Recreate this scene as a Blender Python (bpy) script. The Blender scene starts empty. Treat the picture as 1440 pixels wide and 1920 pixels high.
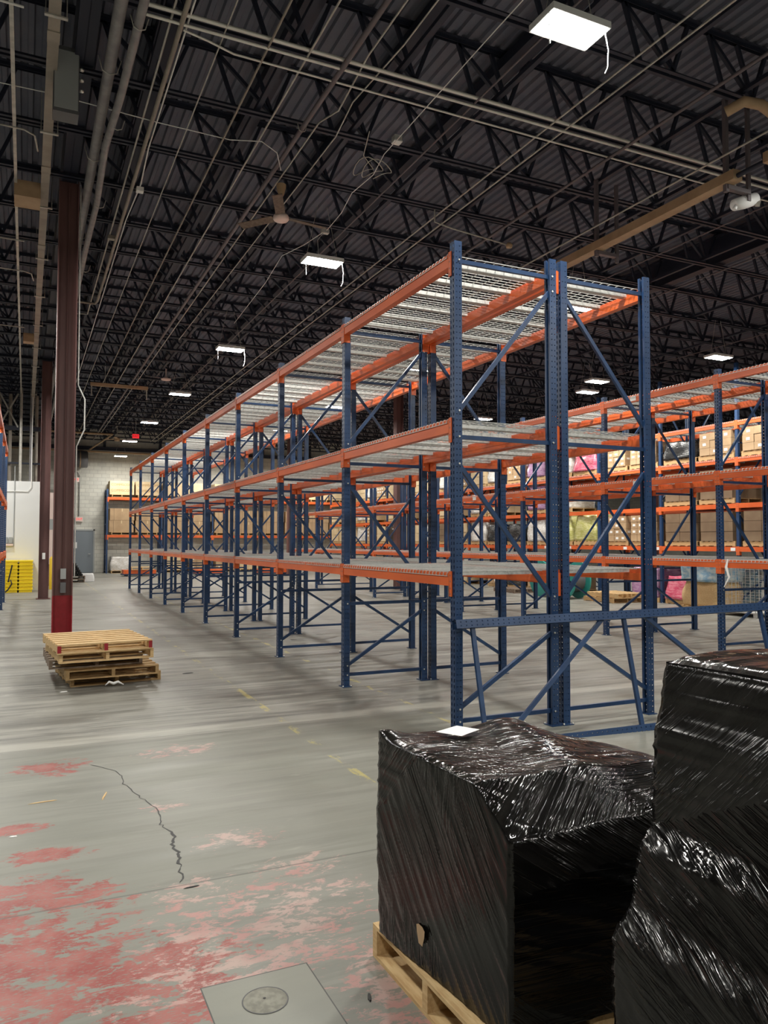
import bpy, bmesh, math, random
from mathutils import Vector, Matrix, noise
random.seed(7)
S = bpy.context.scene
COL = S.collection

# ------------------------------------------------------------------ camera
F_PX, YAW, PITCH, ROLL, CAM_H = 1437.8, 0.437476, 0.0387723, 0.00142, 1.665
fw = Vector((math.sin(YAW)*math.cos(PITCH), math.cos(YAW)*math.cos(PITCH), math.sin(PITCH)))
rt = Vector((math.cos(YAW), -math.sin(YAW), 0))
up = rt.cross(fw)
rt, up = rt*math.cos(ROLL)+up*math.sin(ROLL), up*math.cos(ROLL)-rt*math.sin(ROLL)
cam = bpy.data.cameras.new('camera')
camo = bpy.data.objects.new('camera', cam); COL.objects.link(camo)
M = Matrix((rt, up, -fw)).transposed().to_4x4(); M.translation = Vector((0, 0, CAM_H))
camo.matrix_world = M
cam.sensor_fit = 'VERTICAL'; cam.sensor_height = 24.0; cam.lens = 24.0*F_PX/1920
cam.clip_start = 0.05; cam.clip_end = 200
S.camera = camo
# ------------------------------------------------------------------ world, exposure
w = bpy.data.worlds.new('World'); S.world = w; w.use_nodes = True
w.node_tree.nodes['Background'].inputs[0].default_value = (0.01, 0.01, 0.012, 1)
w.node_tree.nodes['Background'].inputs[1].default_value = 0.2
S.view_settings.view_transform = 'Standard'; S.view_settings.look = 'None'
S.view_settings.gamma = 1.0; S.view_settings.exposure = 0.0
S.view_settings.use_curve_mapping = False
S.cycles.max_bounces = 6; S.cycles.diffuse_bounces = 4; S.cycles.glossy_bounces = 3
S.cycles.transparent_max_bounces = 24
S.cycles.sample_clamp_indirect = 6.0
LAMP = 330.0            # radiance of the LED panels

# ------------------------------------------------------------------ materials
MATS = {}
def mat(name, col=(0.5, 0.5, 0.5), rough=0.6, metal=0.0, spec=0.5, emit=None, estr=0.0, coat=0.0):
    m = bpy.data.materials.new(name); m.use_nodes = True
    b = m.node_tree.nodes['Principled BSDF']
    b.inputs['Base Color'].default_value = (*col, 1); b.inputs['Roughness'].default_value = rough
    b.inputs['Metallic'].default_value = metal; b.inputs['Specular IOR Level'].default_value = spec
    b.inputs['Coat Weight'].default_value = coat
    if emit: b.inputs['Emission Color'].default_value = (*emit, 1); b.inputs['Emission Strength'].default_value = estr
    MATS[name] = m
    return m
class NT:
    def __init__(s, m): s.t = m.node_tree; s.b = s.t.nodes['Principled BSDF']; s._tc = None
    def n(s, typ, ins=None, **kw):
        x = s.t.nodes.new(typ)
        for k, v in kw.items(): setattr(x, k, v)
        for k, v in (ins or {}).items(): s.put(x.inputs[k], v)
        return x
    def put(s, sock, v):
        if isinstance(v, bpy.types.NodeSocket): s.t.links.new(v, sock)
        elif isinstance(v, bpy.types.Node): s.t.links.new(v.outputs[0], sock)
        else: sock.default_value = v
    def obj(s):
        if not s._tc: s._tc = s.n('ShaderNodeTexCoord')
        return s._tc.outputs['Object']
    def mapv(s, scale=(1, 1, 1), rot=(0, 0, 0), loc=(0, 0, 0)):
        return s.n('ShaderNodeMapping', {'Vector': s.obj(), 'Scale': scale, 'Rotation': rot, 'Location': loc}).outputs[0]
    def noise(s, vec, scale=5, detail=4, rough=0.55, dist=0.0):
        return s.n('ShaderNodeTexNoise', {'Vector': vec, 'Scale': scale, 'Detail': detail, 'Roughness': rough, 'Distortion': dist}).outputs['Fac']
    def m(s, op, a, b=0.0, c=None, clamp=False):
        x = s.n('ShaderNodeMath', operation=op, use_clamp=clamp); s.put(x.inputs[0], a); s.put(x.inputs[1], b)
        if c is not None: s.put(x.inputs[2], c)
        return x.outputs[0]
    def ramp(s, f, lo, hi, a=0.0, b=1.0):
        return s.n('ShaderNodeMapRange', {'Value': f, 'From Min': lo, 'From Max': hi, 'To Min': a, 'To Max': b}, interpolation_type='SMOOTHSTEP').outputs[0]
    def mix(s, f, a, b):
        x = s.n('ShaderNodeMix', data_type='RGBA')
        s.put(x.inputs[0], f)
        for i, v in ((6, a), (7, b)):
            if isinstance(v, tuple): v = (*v[:3], 1)
            s.put(x.inputs[i], v)
        return x.outputs[2]
    def xyz(s): return s.n('ShaderNodeSeparateXYZ', {0: s.obj()}).outputs
    def color(s, v): s.put(s.b.inputs['Base Color'], v)
    def bump(s, h, strength=0.3, dist=0.01):
        b = s.n('ShaderNodeBump', {'Height': h, 'Strength': strength, 'Distance': dist}); s.put(s.b.inputs['Normal'], b.outputs[0])

def noisy(name, c1, c2, rough=0.6, scale=8, stretch=(1, 1, 1), bump=0.0, detail=4, spec=0.4, metal=0.0, lo=0.35, hi=0.65):
    m = mat(name, c1, rough, metal, spec); t = NT(m)
    f = t.noise(t.mapv(stretch), scale, detail)
    t.color(t.mix(t.ramp(f, lo, hi), c1, c2))
    if bump: t.bump(f, bump, 0.01)
    return m

# painted steel and galvanised steel
blue = noisy('blue paint', (0.012, 0.037, 0.100), (0.018, 0.052, 0.135), 0.34, 6, (1, 1, 0.3), spec=0.5)
# perforated upright: keyhole slots on the web, round bolt holes on the flanks, every 2 inches
perf = mat('perforated blue paint', (0.011, 0.032, 0.085), 0.34, 0, 0.5); t = NT(perf)
t.color(t.mix(t.ramp(t.noise(t.mapv((1, 1, .3)), 6), .35, .65), (0.012, 0.037, 0.100), (0.018, 0.052, 0.135)))
x, y, z = t.xyz()[0:3]
nrm = t.n('ShaderNodeSeparateXYZ', {0: t.n('ShaderNodeTexCoord').outputs['Normal']}).outputs
zz = t.m('SUBTRACT', t.m('FRACT', t.m('MULTIPLY', z, 1/0.0508)), 0.5)
zz = t.m('MULTIPLY', zz, 0.0508)
web = t.m('GREATER_THAN', t.m('ABSOLUTE', nrm[0]), 0.7)
flank = t.m('GREATER_THAN', t.m('ABSOLUTE', nrm[1]), 0.7)
dy = t.m('ABSOLUTE', t.m('SUBTRACT', t.m('ABSOLUTE', y), 0.021))
slot = t.m('MULTIPLY', t.m('LESS_THAN', dy, 0.0065), t.m('LESS_THAN', t.m('ABSOLUTE', zz), 0.014))
dx = t.m('SUBTRACT', t.m('ABSOLUTE', x), 0.016)
hole = t.m('LESS_THAN', t.m('ADD', t.m('MULTIPLY', dx, dx), t.m('MULTIPLY', zz, zz)), 0.0052**2)
hm = t.m('ADD', t.m('MULTIPLY', web, slot), t.m('MULTIPLY', flank, hole), clamp=True)
t.put(t.b.inputs['Alpha'], t.m('SUBTRACT', 1.0, hm))
orange = noisy('orange paint', (0.62, 0.105, 0.022), (0.72, 0.135, 0.03), 0.38, 5, (1, .3, 1), spec=0.5)
galv = noisy('galvanised steel', (0.50, 0.51, 0.49), (0.62, 0.62, 0.59), 0.42, 30, metal=0.25, spec=0.5)
galvd = noisy('galvanised conduit', (0.42, 0.41, 0.37), (0.55, 0.53, 0.48), 0.4, 10, metal=0.4)
zinc = mat('zinc bolt', (0.75, 0.75, 0.7), 0.3, 0.6)
dark = mat('dark painted steel', (0.020, 0.024, 0.042), 0.55, 0, 0.4)
deckm = noisy('painted roof deck', (0.118, 0.128, 0.170), (0.150, 0.154, 0.190), 0.8, 2, (1, 1, 1))
redpaint = noisy('red floor-level paint', (0.30, 0.016, 0.026), (0.24, 0.014, 0.02), 0.4, 8)
maroon = noisy('maroon column paint', (0.165, 0.082, 0.076), (0.130, 0.063, 0.060), 0.45, 5, (1, 1, .2))
wood = noisy('pallet pine', (0.56, 0.38, 0.19), (0.42, 0.27, 0.12), 0.75, 9, (1, 6, 6), 0.2)
woodl = noisy('fresh pallet pine', (0.66, 0.48, 0.25), (0.52, 0.34, 0.16), 0.75, 9, (1, 6, 6), 0.2)
woodg = noisy('weathered pallet wood', (0.26, 0.20, 0.15), (0.16, 0.12, 0.09), 0.85, 9, (1, 6, 6), 0.2)
kraft = noisy('kraft cardboard', (0.38, 0.255, 0.145), (0.45, 0.31, 0.18), 0.8, 2)
kraftl = noisy('pale cardboard', (0.58, 0.44, 0.26), (0.65, 0.50, 0.31), 0.8, 2)
kraftd = noisy('brown cardboard', (0.17, 0.11, 0.065), (0.22, 0.15, 0.09), 0.8, 2)
white = mat('white paint', (0.72, 0.73, 0.72), 0.6)
paper = mat('white paper', (0.8, 0.8, 0.78), 0.7)
yellow = mat('yellow plastic', (0.88, 0.66, 0.01), 0.45)
yellowd = mat('yellow bollard paint', (0.62, 0.42, 0.02), 0.5)
black = mat('black rubber', (0.012, 0.012, 0.012), 0.5)
grey = mat('grey electrical box', (0.34, 0.36, 0.36), 0.5)
greyd = mat('dark grey box', (0.12, 0.12, 0.125), 0.5)
tan = noisy('tan duct paint', (0.40, 0.27, 0.16), (0.48, 0.33, 0.20), 0.6, 4)
busm = noisy('beige busway', (0.25, 0.22, 0.185), (0.33, 0.29, 0.24), 0.5, 3)
pipeg = noisy('grey pipe wrap', (0.21, 0.20, 0.21), (0.28, 0.27, 0.27), 0.45, 6)
pipep = mat('purple brown pipe', (0.13, 0.108, 0.118), 0.5)
doorm = mat('blue grey door', (0.19, 0.22, 0.25), 0.5)
lampm = mat('white lamp housing', (0.8, 0.8, 0.8), 0.5)
led = mat('LED diffuser', (0.9, 0.9, 0.9), 0.5, emit=(1.0, 0.97, 0.9), estr=LAMP)
exitm = mat('red exit face', (0.6, 0.02, 0.02), 0.5, emit=(1.0, 0.03, 0.04), estr=0.8)
dust = noisy('dusty fan blade', (0.11, 0.085, 0.065), (0.18, 0.14, 0.11), 0.8, 20)
brightc = mat('conduit with painted sheen', (0.78, 0.76, 0.70), 0.3, 0.25)  # near-white base colour stands in for lamp reflections on bare conduit
exitl = mat('pale exit housing', (0.75, 0.6, 0.55), 0.5)
teal = mat('teal wrap', (0.03, 0.30, 0.27), 0.35)
pinkm = noisy('pink stretch wrap', (0.55, 0.07, 0.14), (0.65, 0.22, 0.28), 0.25, 7, (1, 1, 4), 0.4)
purplem = noisy('purple stretch wrap', (0.30, 0.15, 0.30), (0.42, 0.28, 0.40), 0.25, 7, (1, 1, 4), 0.4)
yelw = noisy('yellow green stretch wrap', (0.42, 0.42, 0.12), (0.58, 0.56, 0.28), 0.25, 7, (1, 1, 4), 0.4)
clearw = noisy('clear wrapped cartons', (0.50, 0.46, 0.40), (0.70, 0.69, 0.68), 0.22, 9, (1, 1, 5), 0.5)
blackw = noisy('far black wrap', (0.012, 0.012, 0.013), (0.03, 0.03, 0.03), 0.22, 9, (1, 1, 5), 0.6)
bluew = noisy('blue wrap', (0.16, 0.30, 0.42), (0.42, 0.48, 0.48), 0.3, 6, (1, 1, 2), 0.5)
darkblue = mat('dark blue plastic', (0.012, 0.028, 0.07), 0.5)
textm = mat('print ink', (0.36, 0.20, 0.07), 0.8)
inkm = mat('black ink', (0.05, 0.03, 0.03), 0.8)

plugm = noisy('mortar plug', (0.19, 0.185, 0.155), (0.27, 0.265, 0.22), 0.7, 30)
# cmu wall
cmu = mat('painted concrete block', (0.40, 0.40, 0.36), 0.75); t = NT(cmu)
def block_wall(t, ca, cb, cm, axis):
    sx = t.xyz()
    v = t.n('ShaderNodeCombineXYZ', {0: sx[axis], 1: sx[2], 2: 0.0}).outputs[0]
    b = t.n('ShaderNodeTexBrick', {'Vector': v, 'Color1': (*ca, 1), 'Color2': (*cb, 1), 'Mortar': (*cm, 1), 'Scale': 1.0,
            'Mortar Size': 0.012, 'Brick Width': 0.406, 'Row Height': 0.203, 'Bias': 0.0})
    n = t.noise(t.obj(), 1.2, 5)
    t.color(t.mix(t.ramp(n, .4, .75, 0, .35), b.outputs['Color'], (0.30, 0.29, 0.26)))
    t.bump(b.outputs['Fac'], 0.4, -0.01)
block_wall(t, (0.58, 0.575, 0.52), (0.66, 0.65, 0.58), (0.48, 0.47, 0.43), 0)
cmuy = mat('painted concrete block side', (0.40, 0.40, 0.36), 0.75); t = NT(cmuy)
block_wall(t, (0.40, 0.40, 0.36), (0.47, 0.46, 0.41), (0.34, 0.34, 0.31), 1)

# concrete floor with worn red paint
flr = mat('worn concrete', (0.3, 0.3, 0.27), 0.5, 0, 0.45); t = NT(flr)
sx = t.xyz()
n1 = t.noise(t.mapv((0.35, 1.6, 1)), 1.3, 6, .6, .6)         # scuffs run across the aisle
n2 = t.noise(t.mapv((0.5, 3.5, 1), (0, 0, .08)), 2.2, 7, .65, .4)
n3 = t.noise(t.obj(), 0.35, 3)
c = t.mix(t.ramp(n1, .32, .68), (0.165, 0.160, 0.142), (0.295, 0.287, 0.252))
c = t.mix(t.ramp(n2, .48, .68, 0, .8), c, (0.10, 0.097, 0.088))
n5 = t.noise(t.mapv((0.35, 5.5, 1), (0, 0, .05)), 2.0, 6, .6, .2)
c = t.mix(t.ramp(n5, .50, .64, 0, .6), c, (0.085, 0.083, 0.076))
c = t.mix(t.ramp(n5, .46, .36, 0, .4), c, (0.36, 0.35, 0.305))
c = t.mix(t.ramp(t.noise(t.mapv((0.9, 3, 1)), 2.7, 8, .7), .60, .68, 0, .55), c, (0.46, 0.445, 0.39))
c = t.mix(t.ramp(n3, .35, .65, 0, .3), c, (0.22, 0.22, 0.19))
# greenish worn coating close to the camera
near = t.ramp(sx[1], 7.2, 6.4)
c = t.mix(t.m('MULTIPLY', near, t.ramp(t.noise(t.mapv((.6, 1, 1)), 2.0, 5), .3, .7, .5, .9)), c, (0.205, 0.208, 0.176))
def blob(cx, cy, rx, ry):
    ax = t.m('DIVIDE', t.m('SUBTRACT', sx[0], cx), rx); ay = t.m('DIVIDE', t.m('SUBTRACT', sx[1], cy), ry)
    return t.m('SUBTRACT', 1.0, t.m('ADD', t.m('MULTIPLY', ax, ax), t.m('MULTIPLY', ay, ay)), clamp=True)
env = None
for q in [(0.05, 3.35, .55, .75), (0.45, 3.1, .5, .42), (.05, 4.05, .4, .3), (0.15, 4.5, .3, .15), (0.0, 4.95, .22, .12), (.2, 6.2, .33, .28), (.62, 2.85, .5, .2), (0.25, 3.9, .35, .16)]:
    b = blob(*q); env = b if env is None else t.m('MAXIMUM', env, b)
fs = t.m('MULTIPLY', t.m('SUBTRACT', t.noise(t.mapv((1.2, 3.2, 1), (0, 0, .25)), 13, 8, .75, .3), .5), .55)
fs2 = t.noise(t.mapv((1.5, 5.0, 1), (0, 0, -.35)), 22, 6, .7, .2)
pn = t.m('ADD', t.noise(t.mapv((1.2, 2.0, 1)), 4.2, 7, .68, .5), fs)
red = t.ramp(t.m('ADD', pn, t.m('MULTIPLY', env, .24)), .625, .69)
red = t.m('MULTIPLY', red, t.ramp(fs2, .36, .50, .25, 1.0))
red = t.m('MULTIPLY', red, t.ramp(env, 0, .12))
c = t.mix(t.m('MULTIPLY', red, .9), c, t.mix(t.ramp(t.noise(t.obj(), 5, 5), .35, .65), (0.28, 0.034, 0.028), (0.35, 0.10, 0.085)))
env2 = None
for q in [(1.0, 3.4, .65, .45), (.9, 3.0, .75, .3), (1.35, 2.75, .4, .35), (1.15, 6.3, .4, .22), (.75, 3.75, .3, .2), (1.3, 3.8, .3, .2), (.8, 5.0, .2, .1), (1.25, 2.4, .25, .3), (1.1, 4.3, .3, .2)]:
    b = blob(*q); env2 = b if env2 is None else t.m('MAXIMUM', env2, b)
pn2 = t.noise(t.mapv((1.3, 2.2, 1), (0, 0, .5)), 5.0, 10, .72, .6)
pk = t.m('MULTIPLY', t.ramp(t.m('ADD', t.m('ADD', pn2, fs), t.m('MULTIPLY', env2, .14)), .60, .67), t.ramp(env2, 0, .15))
c = t.mix(t.m('MULTIPLY', pk, .8), c, t.mix(t.ramp(t.noise(t.obj(), 2.5, 4), .4, .6), (0.47, 0.33, 0.29), (0.44, 0.21, 0.19)))
# pale strip and joints across the aisle
def line(coord, at, wdt, soft):
    return t.ramp(t.m('ABSOLUTE', t.m('SUBTRACT', coord, at)), wdt+soft, wdt)
wob = t.m('MULTIPLY', t.m('SUBTRACT', t.noise(t.obj(), 1.2, 3), .5), .05)
yw = t.m('ADD', sx[1], wob)
c = t.mix(t.m('MULTIPLY', line(yw, 6.92, .07, .12), t.ramp(n2, .3, .6, .2, .75)), c, (0.42, 0.41, 0.36))
for jy in (3.84, 6.80, 9.85, 13.4, 17.0, 20.6, 25.0):
    c = t.mix(t.m('MULTIPLY', line(t.m('ADD', sx[1], t.m('MULTIPLY', wob, .2)), jy, .004, .006), .6), c, (0.09, 0.09, 0.08))
# worn yellow lane marking
yn = t.ramp(t.noise(t.mapv((3, 1.3, 1)), 2.3, 6, .7), .50, .60)
for lx in (2.2, 3.6):
    c = t.mix(t.m('MULTIPLY', line(sx[0], lx, .03, .008), t.m('MULTIPLY', yn, .6)), c, (0.50, 0.42, 0.12))
# square patch
px_, py_ = t.m('ABSOLUTE', t.m('SUBTRACT', sx[0], .83)), t.m('ABSOLUTE', t.m('SUBTRACT', sx[1], 2.72))
ins = t.m('MULTIPLY', t.m('LESS_THAN', px_, .205), t.m('LESS_THAN', py_, .215))
ins0 = t.m('MULTIPLY', t.m('LESS_THAN', px_, .21), t.m('LESS_THAN', py_, .22))
c = t.mix(ins0, c, (0.06, 0.06, 0.055))
c = t.mix(ins, c, t.mix(t.ramp(n1, .3, .7), (0.19, 0.195, 0.165), (0.26, 0.26, 0.22)))
t.color(c)
t.put(t.b.inputs['Roughness'], t.ramp(n1, .3, .7, .36, .55))
t.bump(t.noise(t.obj(), 40, 5), 0.08, 0.003)

# black stretch film: three crease directions
def film(name, across, along, s1=24, s2=1.1, strength=0.9, base=(0.0045, 0.0042, 0.004), rough=0.09, spec=.5):
    m = mat(name, base, rough, 0, spec); t = NT(m)
    a = t.n('ShaderNodeVectorMath', {0: t.obj(), 1: across}, operation='DOT_PRODUCT').outputs['Value']
    b = t.n('ShaderNodeVectorMath', {0: t.obj(), 1: along}, operation='DOT_PRODUCT').outputs['Value']
    wv = t.n('ShaderNodeVectorMath', {0: t.obj(), 1: (1.3, 1.1, 0.9)}, operation='DOT_PRODUCT').outputs['Value']
    bend = t.m('MULTIPLY', t.noise(t.obj(), 1.1, 2), .05)
    a = t.m('ADD', a, bend)
    v = t.n('ShaderNodeCombineXYZ', {0: t.m('MULTIPLY', a, s1), 1: t.m('MULTIPLY', b, s2), 2: t.m('MULTIPLY', wv, .3)}).outputs[0]
    def ridge(f, p): return t.m('POWER', t.m('SUBTRACT', 1.0, t.m('ABSOLUTE', t.m('SUBTRACT', t.m('MULTIPLY', f, 2.0), 1.0))), p)
    def fam(ca, cb, sa, sb, off, p, det=3):
        vv = t.n('ShaderNodeCombineXYZ', {0: t.m('MULTIPLY', ca, sa), 1: t.m('MULTIPLY', cb, sb), 2: off}).outputs[0]
        return ridge(t.noise(vv, 1.0, det, .5), p)
    f1 = t.noise(v, 1.0, 3, .5)
    # a second wrap of film lies over the first at another angle
    a2 = t.m('ADD', t.m('MULTIPLY', a, .80), t.m('MULTIPLY', b, .60)); b2 = t.m('SUBTRACT', t.m('MULTIPLY', b, .80), t.m('MULTIPLY', a, .60))
    m1 = t.ramp(t.noise(t.mapv(loc=(1, 4, 2)), 1.9, 2), .42, .60)
    m2 = t.ramp(t.noise(t.mapv(loc=(7, 1, 5)), 1.7, 2), .52, .60)
    hA = t.m('ADD', t.m('MULTIPLY', ridge(f1, 16.0), .9), t.m('MULTIPLY', fam(a, b, s1*2.3, s2*1.3, 3.0, 14.0), .35))
    hB = t.m('ADD', t.m('MULTIPLY', fam(a2, b2, s1*.8, s2, 9.0, 16.0), .8), t.m('MULTIPLY', fam(a2, b2, s1*2, s2*1.3, 6.0, 14.0), .3))
    f3 = t.noise(t.obj(), 30, 4, .6, .6)
    crk = t.ramp(t.noise(t.mapv(loc=(3, 1, 2)), 3.0, 3), .57, .68)
    h = t.m('ADD', t.m('MULTIPLY', hA, t.m('MULTIPLY', t.m('ADD', m1, .12), t.m('SUBTRACT', 1.0, t.m('MULTIPLY', m2, .8)))), t.m('MULTIPLY', hB, m2))
    h = t.m('ADD', t.m('ADD', h, t.m('MULTIPLY', m2, .5)), t.m('MULTIPLY', t.m('MULTIPLY', f3, crk), .55))
    t.bump(h, strength, 0.012)
    t.color(t.mix(t.ramp(f1, .45, .7), base, tuple(q*2.6 for q in base)))
    t.put(t.b.inputs['Roughness'], t.ramp(t.noise(t.obj(), 3, 3), .3, .7, rough, rough+.10))
    return m
film_l = film('black film diagonal creases', (0, 0.80, -0.60), (0, 0.60, 0.80), strength=.34, base=(.004, .0038, .0036), spec=.42, rough=.08)
film_l3 = film('black film rising creases', (0, 0.75, 0.66), (0, -0.66, 0.75), strength=.6, spec=.45)
film_l2 = film('black film shallow creases', (0, -0.42, 0.91), (0, 0.91, 0.42), strength=.6, spec=.45)
film_t = film('black film top creases', (0.10, 0.99, 0), (0.99, -0.10, 0), 26, .6, 0.36, (0.011, 0.010, 0.0085), 0.07)
film_r = film('black film level creases', (0.05, 0, 1), (1, 0, -0.05), 26, .8, .5, (0.0022, 0.0022, 0.0024), .09)
film_g = film('black film fanned over the shoulder', (-0.55, 0.78, 0.1), (0.82, 0.55, 0), 26, 1.2, .6, (0.006, 0.0056, 0.005), .07)
film_f = film('black film fanned creases', (0.55, 0, 0.83), (0.83, 0, -0.55), 26, 1.3, .9)

# ------------------------------------------------------------------ mesh helpers
class MB:
    def __init__(s): s.v = []; s.f = []; s.m = []; s.sm = []; s.mats = []
    def mi(s, m):
        if m not in s.mats: s.mats.append(m)
        return s.mats.index(m)
    def add(s, vs, fs, m, smooth=False):
        o = len(s.v); s.v += [tuple(q) for q in vs]; i = s.mi(m)
        for f in fs: s.f.append(tuple(o+k for k in f)); s.m.append(i); s.sm.append(smooth)
        return s
    def box(s, x0, x1, y0, y1, z0, z1, m, mtx=None):
        vs = [Vector((x, y, z)) for z in (z0, z1) for y in (y0, y1) for x in (x0, x1)]
        if mtx: vs = [mtx @ q for q in vs]
        return s.add(vs, [(0, 2, 3, 1), (4, 5, 7, 6), (0, 1, 5, 4), (2, 6, 7, 3), (0, 4, 6, 2), (1, 3, 7, 5)], m)
    def bar(s, a, b, wd, ht, m, upv=(0, 0, 1)):
        a, b = Vector(a), Vector(b); d = (b-a).normalized(); u = Vector(upv)
        sd = d.cross(u)
        if sd.length < 1e-4: sd = d.cross(Vector((1, 0, 0)))
        sd.normalize(); u = sd.cross(d)
        q = [sd*(i*wd/2)+u*(j*ht/2) for i, j in ((-1, -1), (1, -1), (1, 1), (-1, 1))]
        vs = [a+k for k in q]+[b+k for k in q]
        return s.add(vs, [(3, 2, 1, 0), (4, 5, 6, 7), (0, 1, 5, 4), (1, 2, 6, 5), (2, 3, 7, 6), (3, 0, 4, 7)], m)
    def tube(s, pts, r, m, n=8, cap=True, rr=None):
        pts = [Vector(p) for p in pts]; rings = []; prev = None
        for i, p in enumerate(pts):
            d = (pts[min(i+1, len(pts)-1)]-pts[max(i-1, 0)]).normalized()
            if prev is None: a = d.cross(Vector((0, 0, 1)) if abs(d.z) < .9 else Vector((1, 0, 0))).normalized()
            else: a = (prev-d*prev.dot(d)).normalized()
            prev = a; b = d.cross(a); R = rr[i] if rr else r
            rings.append([p+(a*math.cos(2*math.pi*k/n)+b*math.sin(2*math.pi*k/n))*R for k in range(n)])
        vs = [q for rg in rings for q in rg]; fs = []
        for i in range(len(pts)-1):
            for k in range(n):
                k2 = (k+1) % n; fs.append((i*n+k, i*n+k2, (i+1)*n+k2, (i+1)*n+k))
        s.add(vs, fs, m, n > 4)
        if cap: s.add(rings[0], [tuple(range(n))[::-1]], m); s.add(rings[-1], [tuple(range(n))], m)
        return s
    def lathe(s, prof, m, n=20, c=(0, 0, 0)):
        vs = [(c[0]+r*math.cos(2*math.pi*k/n), c[1]+r*math.sin(2*math.pi*k/n), c[2]+z) for r, z in prof for k in range(n)]
        fs = [(i*n+k, i*n+(k+1) % n, (i+1)*n+(k+1) % n, (i+1)*n+k) for i in range(len(prof)-1) for k in range(n)]
        return s.add(vs, fs, m, True)
    def prism(s, prof, y0, y1, m, closed=True):          # profile (x,z) swept along y
        n = len(prof); vs = [(x, y0, z) for x, z in prof]+[(x, y1, z) for x, z in prof]
        fs = [(i, (i+1) % n, n+(i+1) % n, n+i) for i in range(n if closed else n-1)]
        if closed: fs += [tuple(range(n))[::-1], tuple(range(n, 2*n))]
        return s.add(vs, fs, m)
    def mesh(s, name):
        me = bpy.data.meshes.new(name); me.from_pydata(s.v, [], s.f)
        for m in s.mats: me.materials.append(m)
        me.polygons.foreach_set('material_index', s.m); me.polygons.foreach_set('use_smooth', s.sm)
        me.update(); return me
def link(name, me, parent=None, loc=(0, 0, 0), rot=(0, 0, 0)):
    o = bpy.data.objects.new(name, me); COL.objects.link(o); o.location = loc; o.rotation_euler = rot
    if parent: o.parent = parent
    return o
def tag(o, label=None, cat=None, group=None, kind=None):
    for k, v in (('label', label), ('category', cat), ('group', group), ('kind', kind)):
        if v: o[k] = v
    return o
def thing(name, label, cat, loc=(0, 0, 0), rot=(0, 0, 0), group=None):
    return tag(link(name, None, None, loc, rot), label, cat, group)
def struct(name, mb, label=None, **k): return tag(link(name, mb.mesh(name), **k), label, None, None, 'structure')
ORD = ['first', 'second', 'third', 'fourth', 'fifth', 'sixth', 'seventh', 'eighth', 'ninth', 'tenth', 'eleventh', 'twelfth', 'thirteenth', 'fourteenth']

# ------------------------------------------------------------------ setting
RX0, RX1, RY0, RY1 = -12.0, 40.0, -9.0, 43.5
ROOF = 7.62
struct('floor', MB().box(RX0, RX1, RY0, RY1, -0.2, 0, flr))
struct('wall_back', MB().box(RX0, RX1, RY1, RY1+.2, 0, 8, cmu))
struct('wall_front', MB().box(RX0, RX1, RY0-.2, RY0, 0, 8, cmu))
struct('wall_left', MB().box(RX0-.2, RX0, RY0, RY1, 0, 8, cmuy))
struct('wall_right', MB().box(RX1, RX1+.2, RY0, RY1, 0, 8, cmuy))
pts = []
xx = RX0
while xx < RX1:
    pts += [(xx, ROOF+.038), (xx+.065, ROOF+.038), (xx+.082, ROOF), (xx+.135, ROOF)]
    xx += .152
d = MB(); n = len(pts)
d.add([(x, RY0, z) for x, z in pts]+[(x, RY1, z) for x, z in pts], [(i, n+i, n+i+1, i+1) for i in range(n-1)], deckm)
d.box(RX0, RX1, RY0, RY1, ROOF+.06, ROOF+.1, deckm)
struct('ceiling', d)
# open web roof joists, 40 ft spans resting on the girders
ZB, ZT = 6.92, 7.57
def joist_mesh(L=12.1):
    b = MB()
    for z in (ZB, ZT):
        for dy in (-.022, .022):
            b.box(0, L, dy-.004 if dy < 0 else dy, dy if dy < 0 else dy+.004, z, z+.05, dark)
            b.box(0, L, *((dy-.045, dy) if dy < 0 else (dy, dy+.045)), *((z, z+.006) if z == ZB else (z+.044, z+.05)), dark)
    p = 1.28
    k = 0
    while k*p+p < L+.01:
        x = k*p+.05
        for a, c in ((x+.16, x+.38), (x+.16, x+.86), (x+.62, x+.86), (x+1.10, x+.86)):
            b.bar((a, 0, ZT), (c, 0, ZB+.04), .042, .042, dark, (0, 1, 0))
        k += 1
    return b.mesh('roof_joist')
jm = joist_mesh()
bays = [(-11.6, 'west of the maroon columns'), (.5, 'over the near rack rows'), (12.6, 'over the middle of the hall'), (24.7, 'towards the far side wall')]
jy = 2.15; ji = 0
while jy < 43.3:
    for bx, bl in bays:
        if bx+12.1 < jy*-.05-1 and bx < -5 and jy > 30: continue
        if bx > 1.5*jy+6: continue
        o = link('roof_joist', jm, loc=(bx, jy, 0)); tag(o, 'dark open-web steel roof joist under the metal deck, '+bl, None, 'roof joists '+bl, 'structure')
    jy += 1.38; ji += 1
gm = MB()
for z in (6.98, 7.5): gm.box(-.1, .1, -12, 33, z, z+.02, dark)
gm.box(-.006, .006, -12, 33, 6.98, 7.5, dark)
gme = gm.mesh('roof_girder')
for i, gx in enumerate((.5, 11.95, 23.9, 36.1)):
    o = link('roof_girder', gme, loc=(gx, 10.2, 0)); tag(o, 'dark steel roof girder running down the hall on '+('the maroon columns', 'the second column line', 'the third column line', 'the column line beside the side wall')[i], None, None, 'structure')
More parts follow.
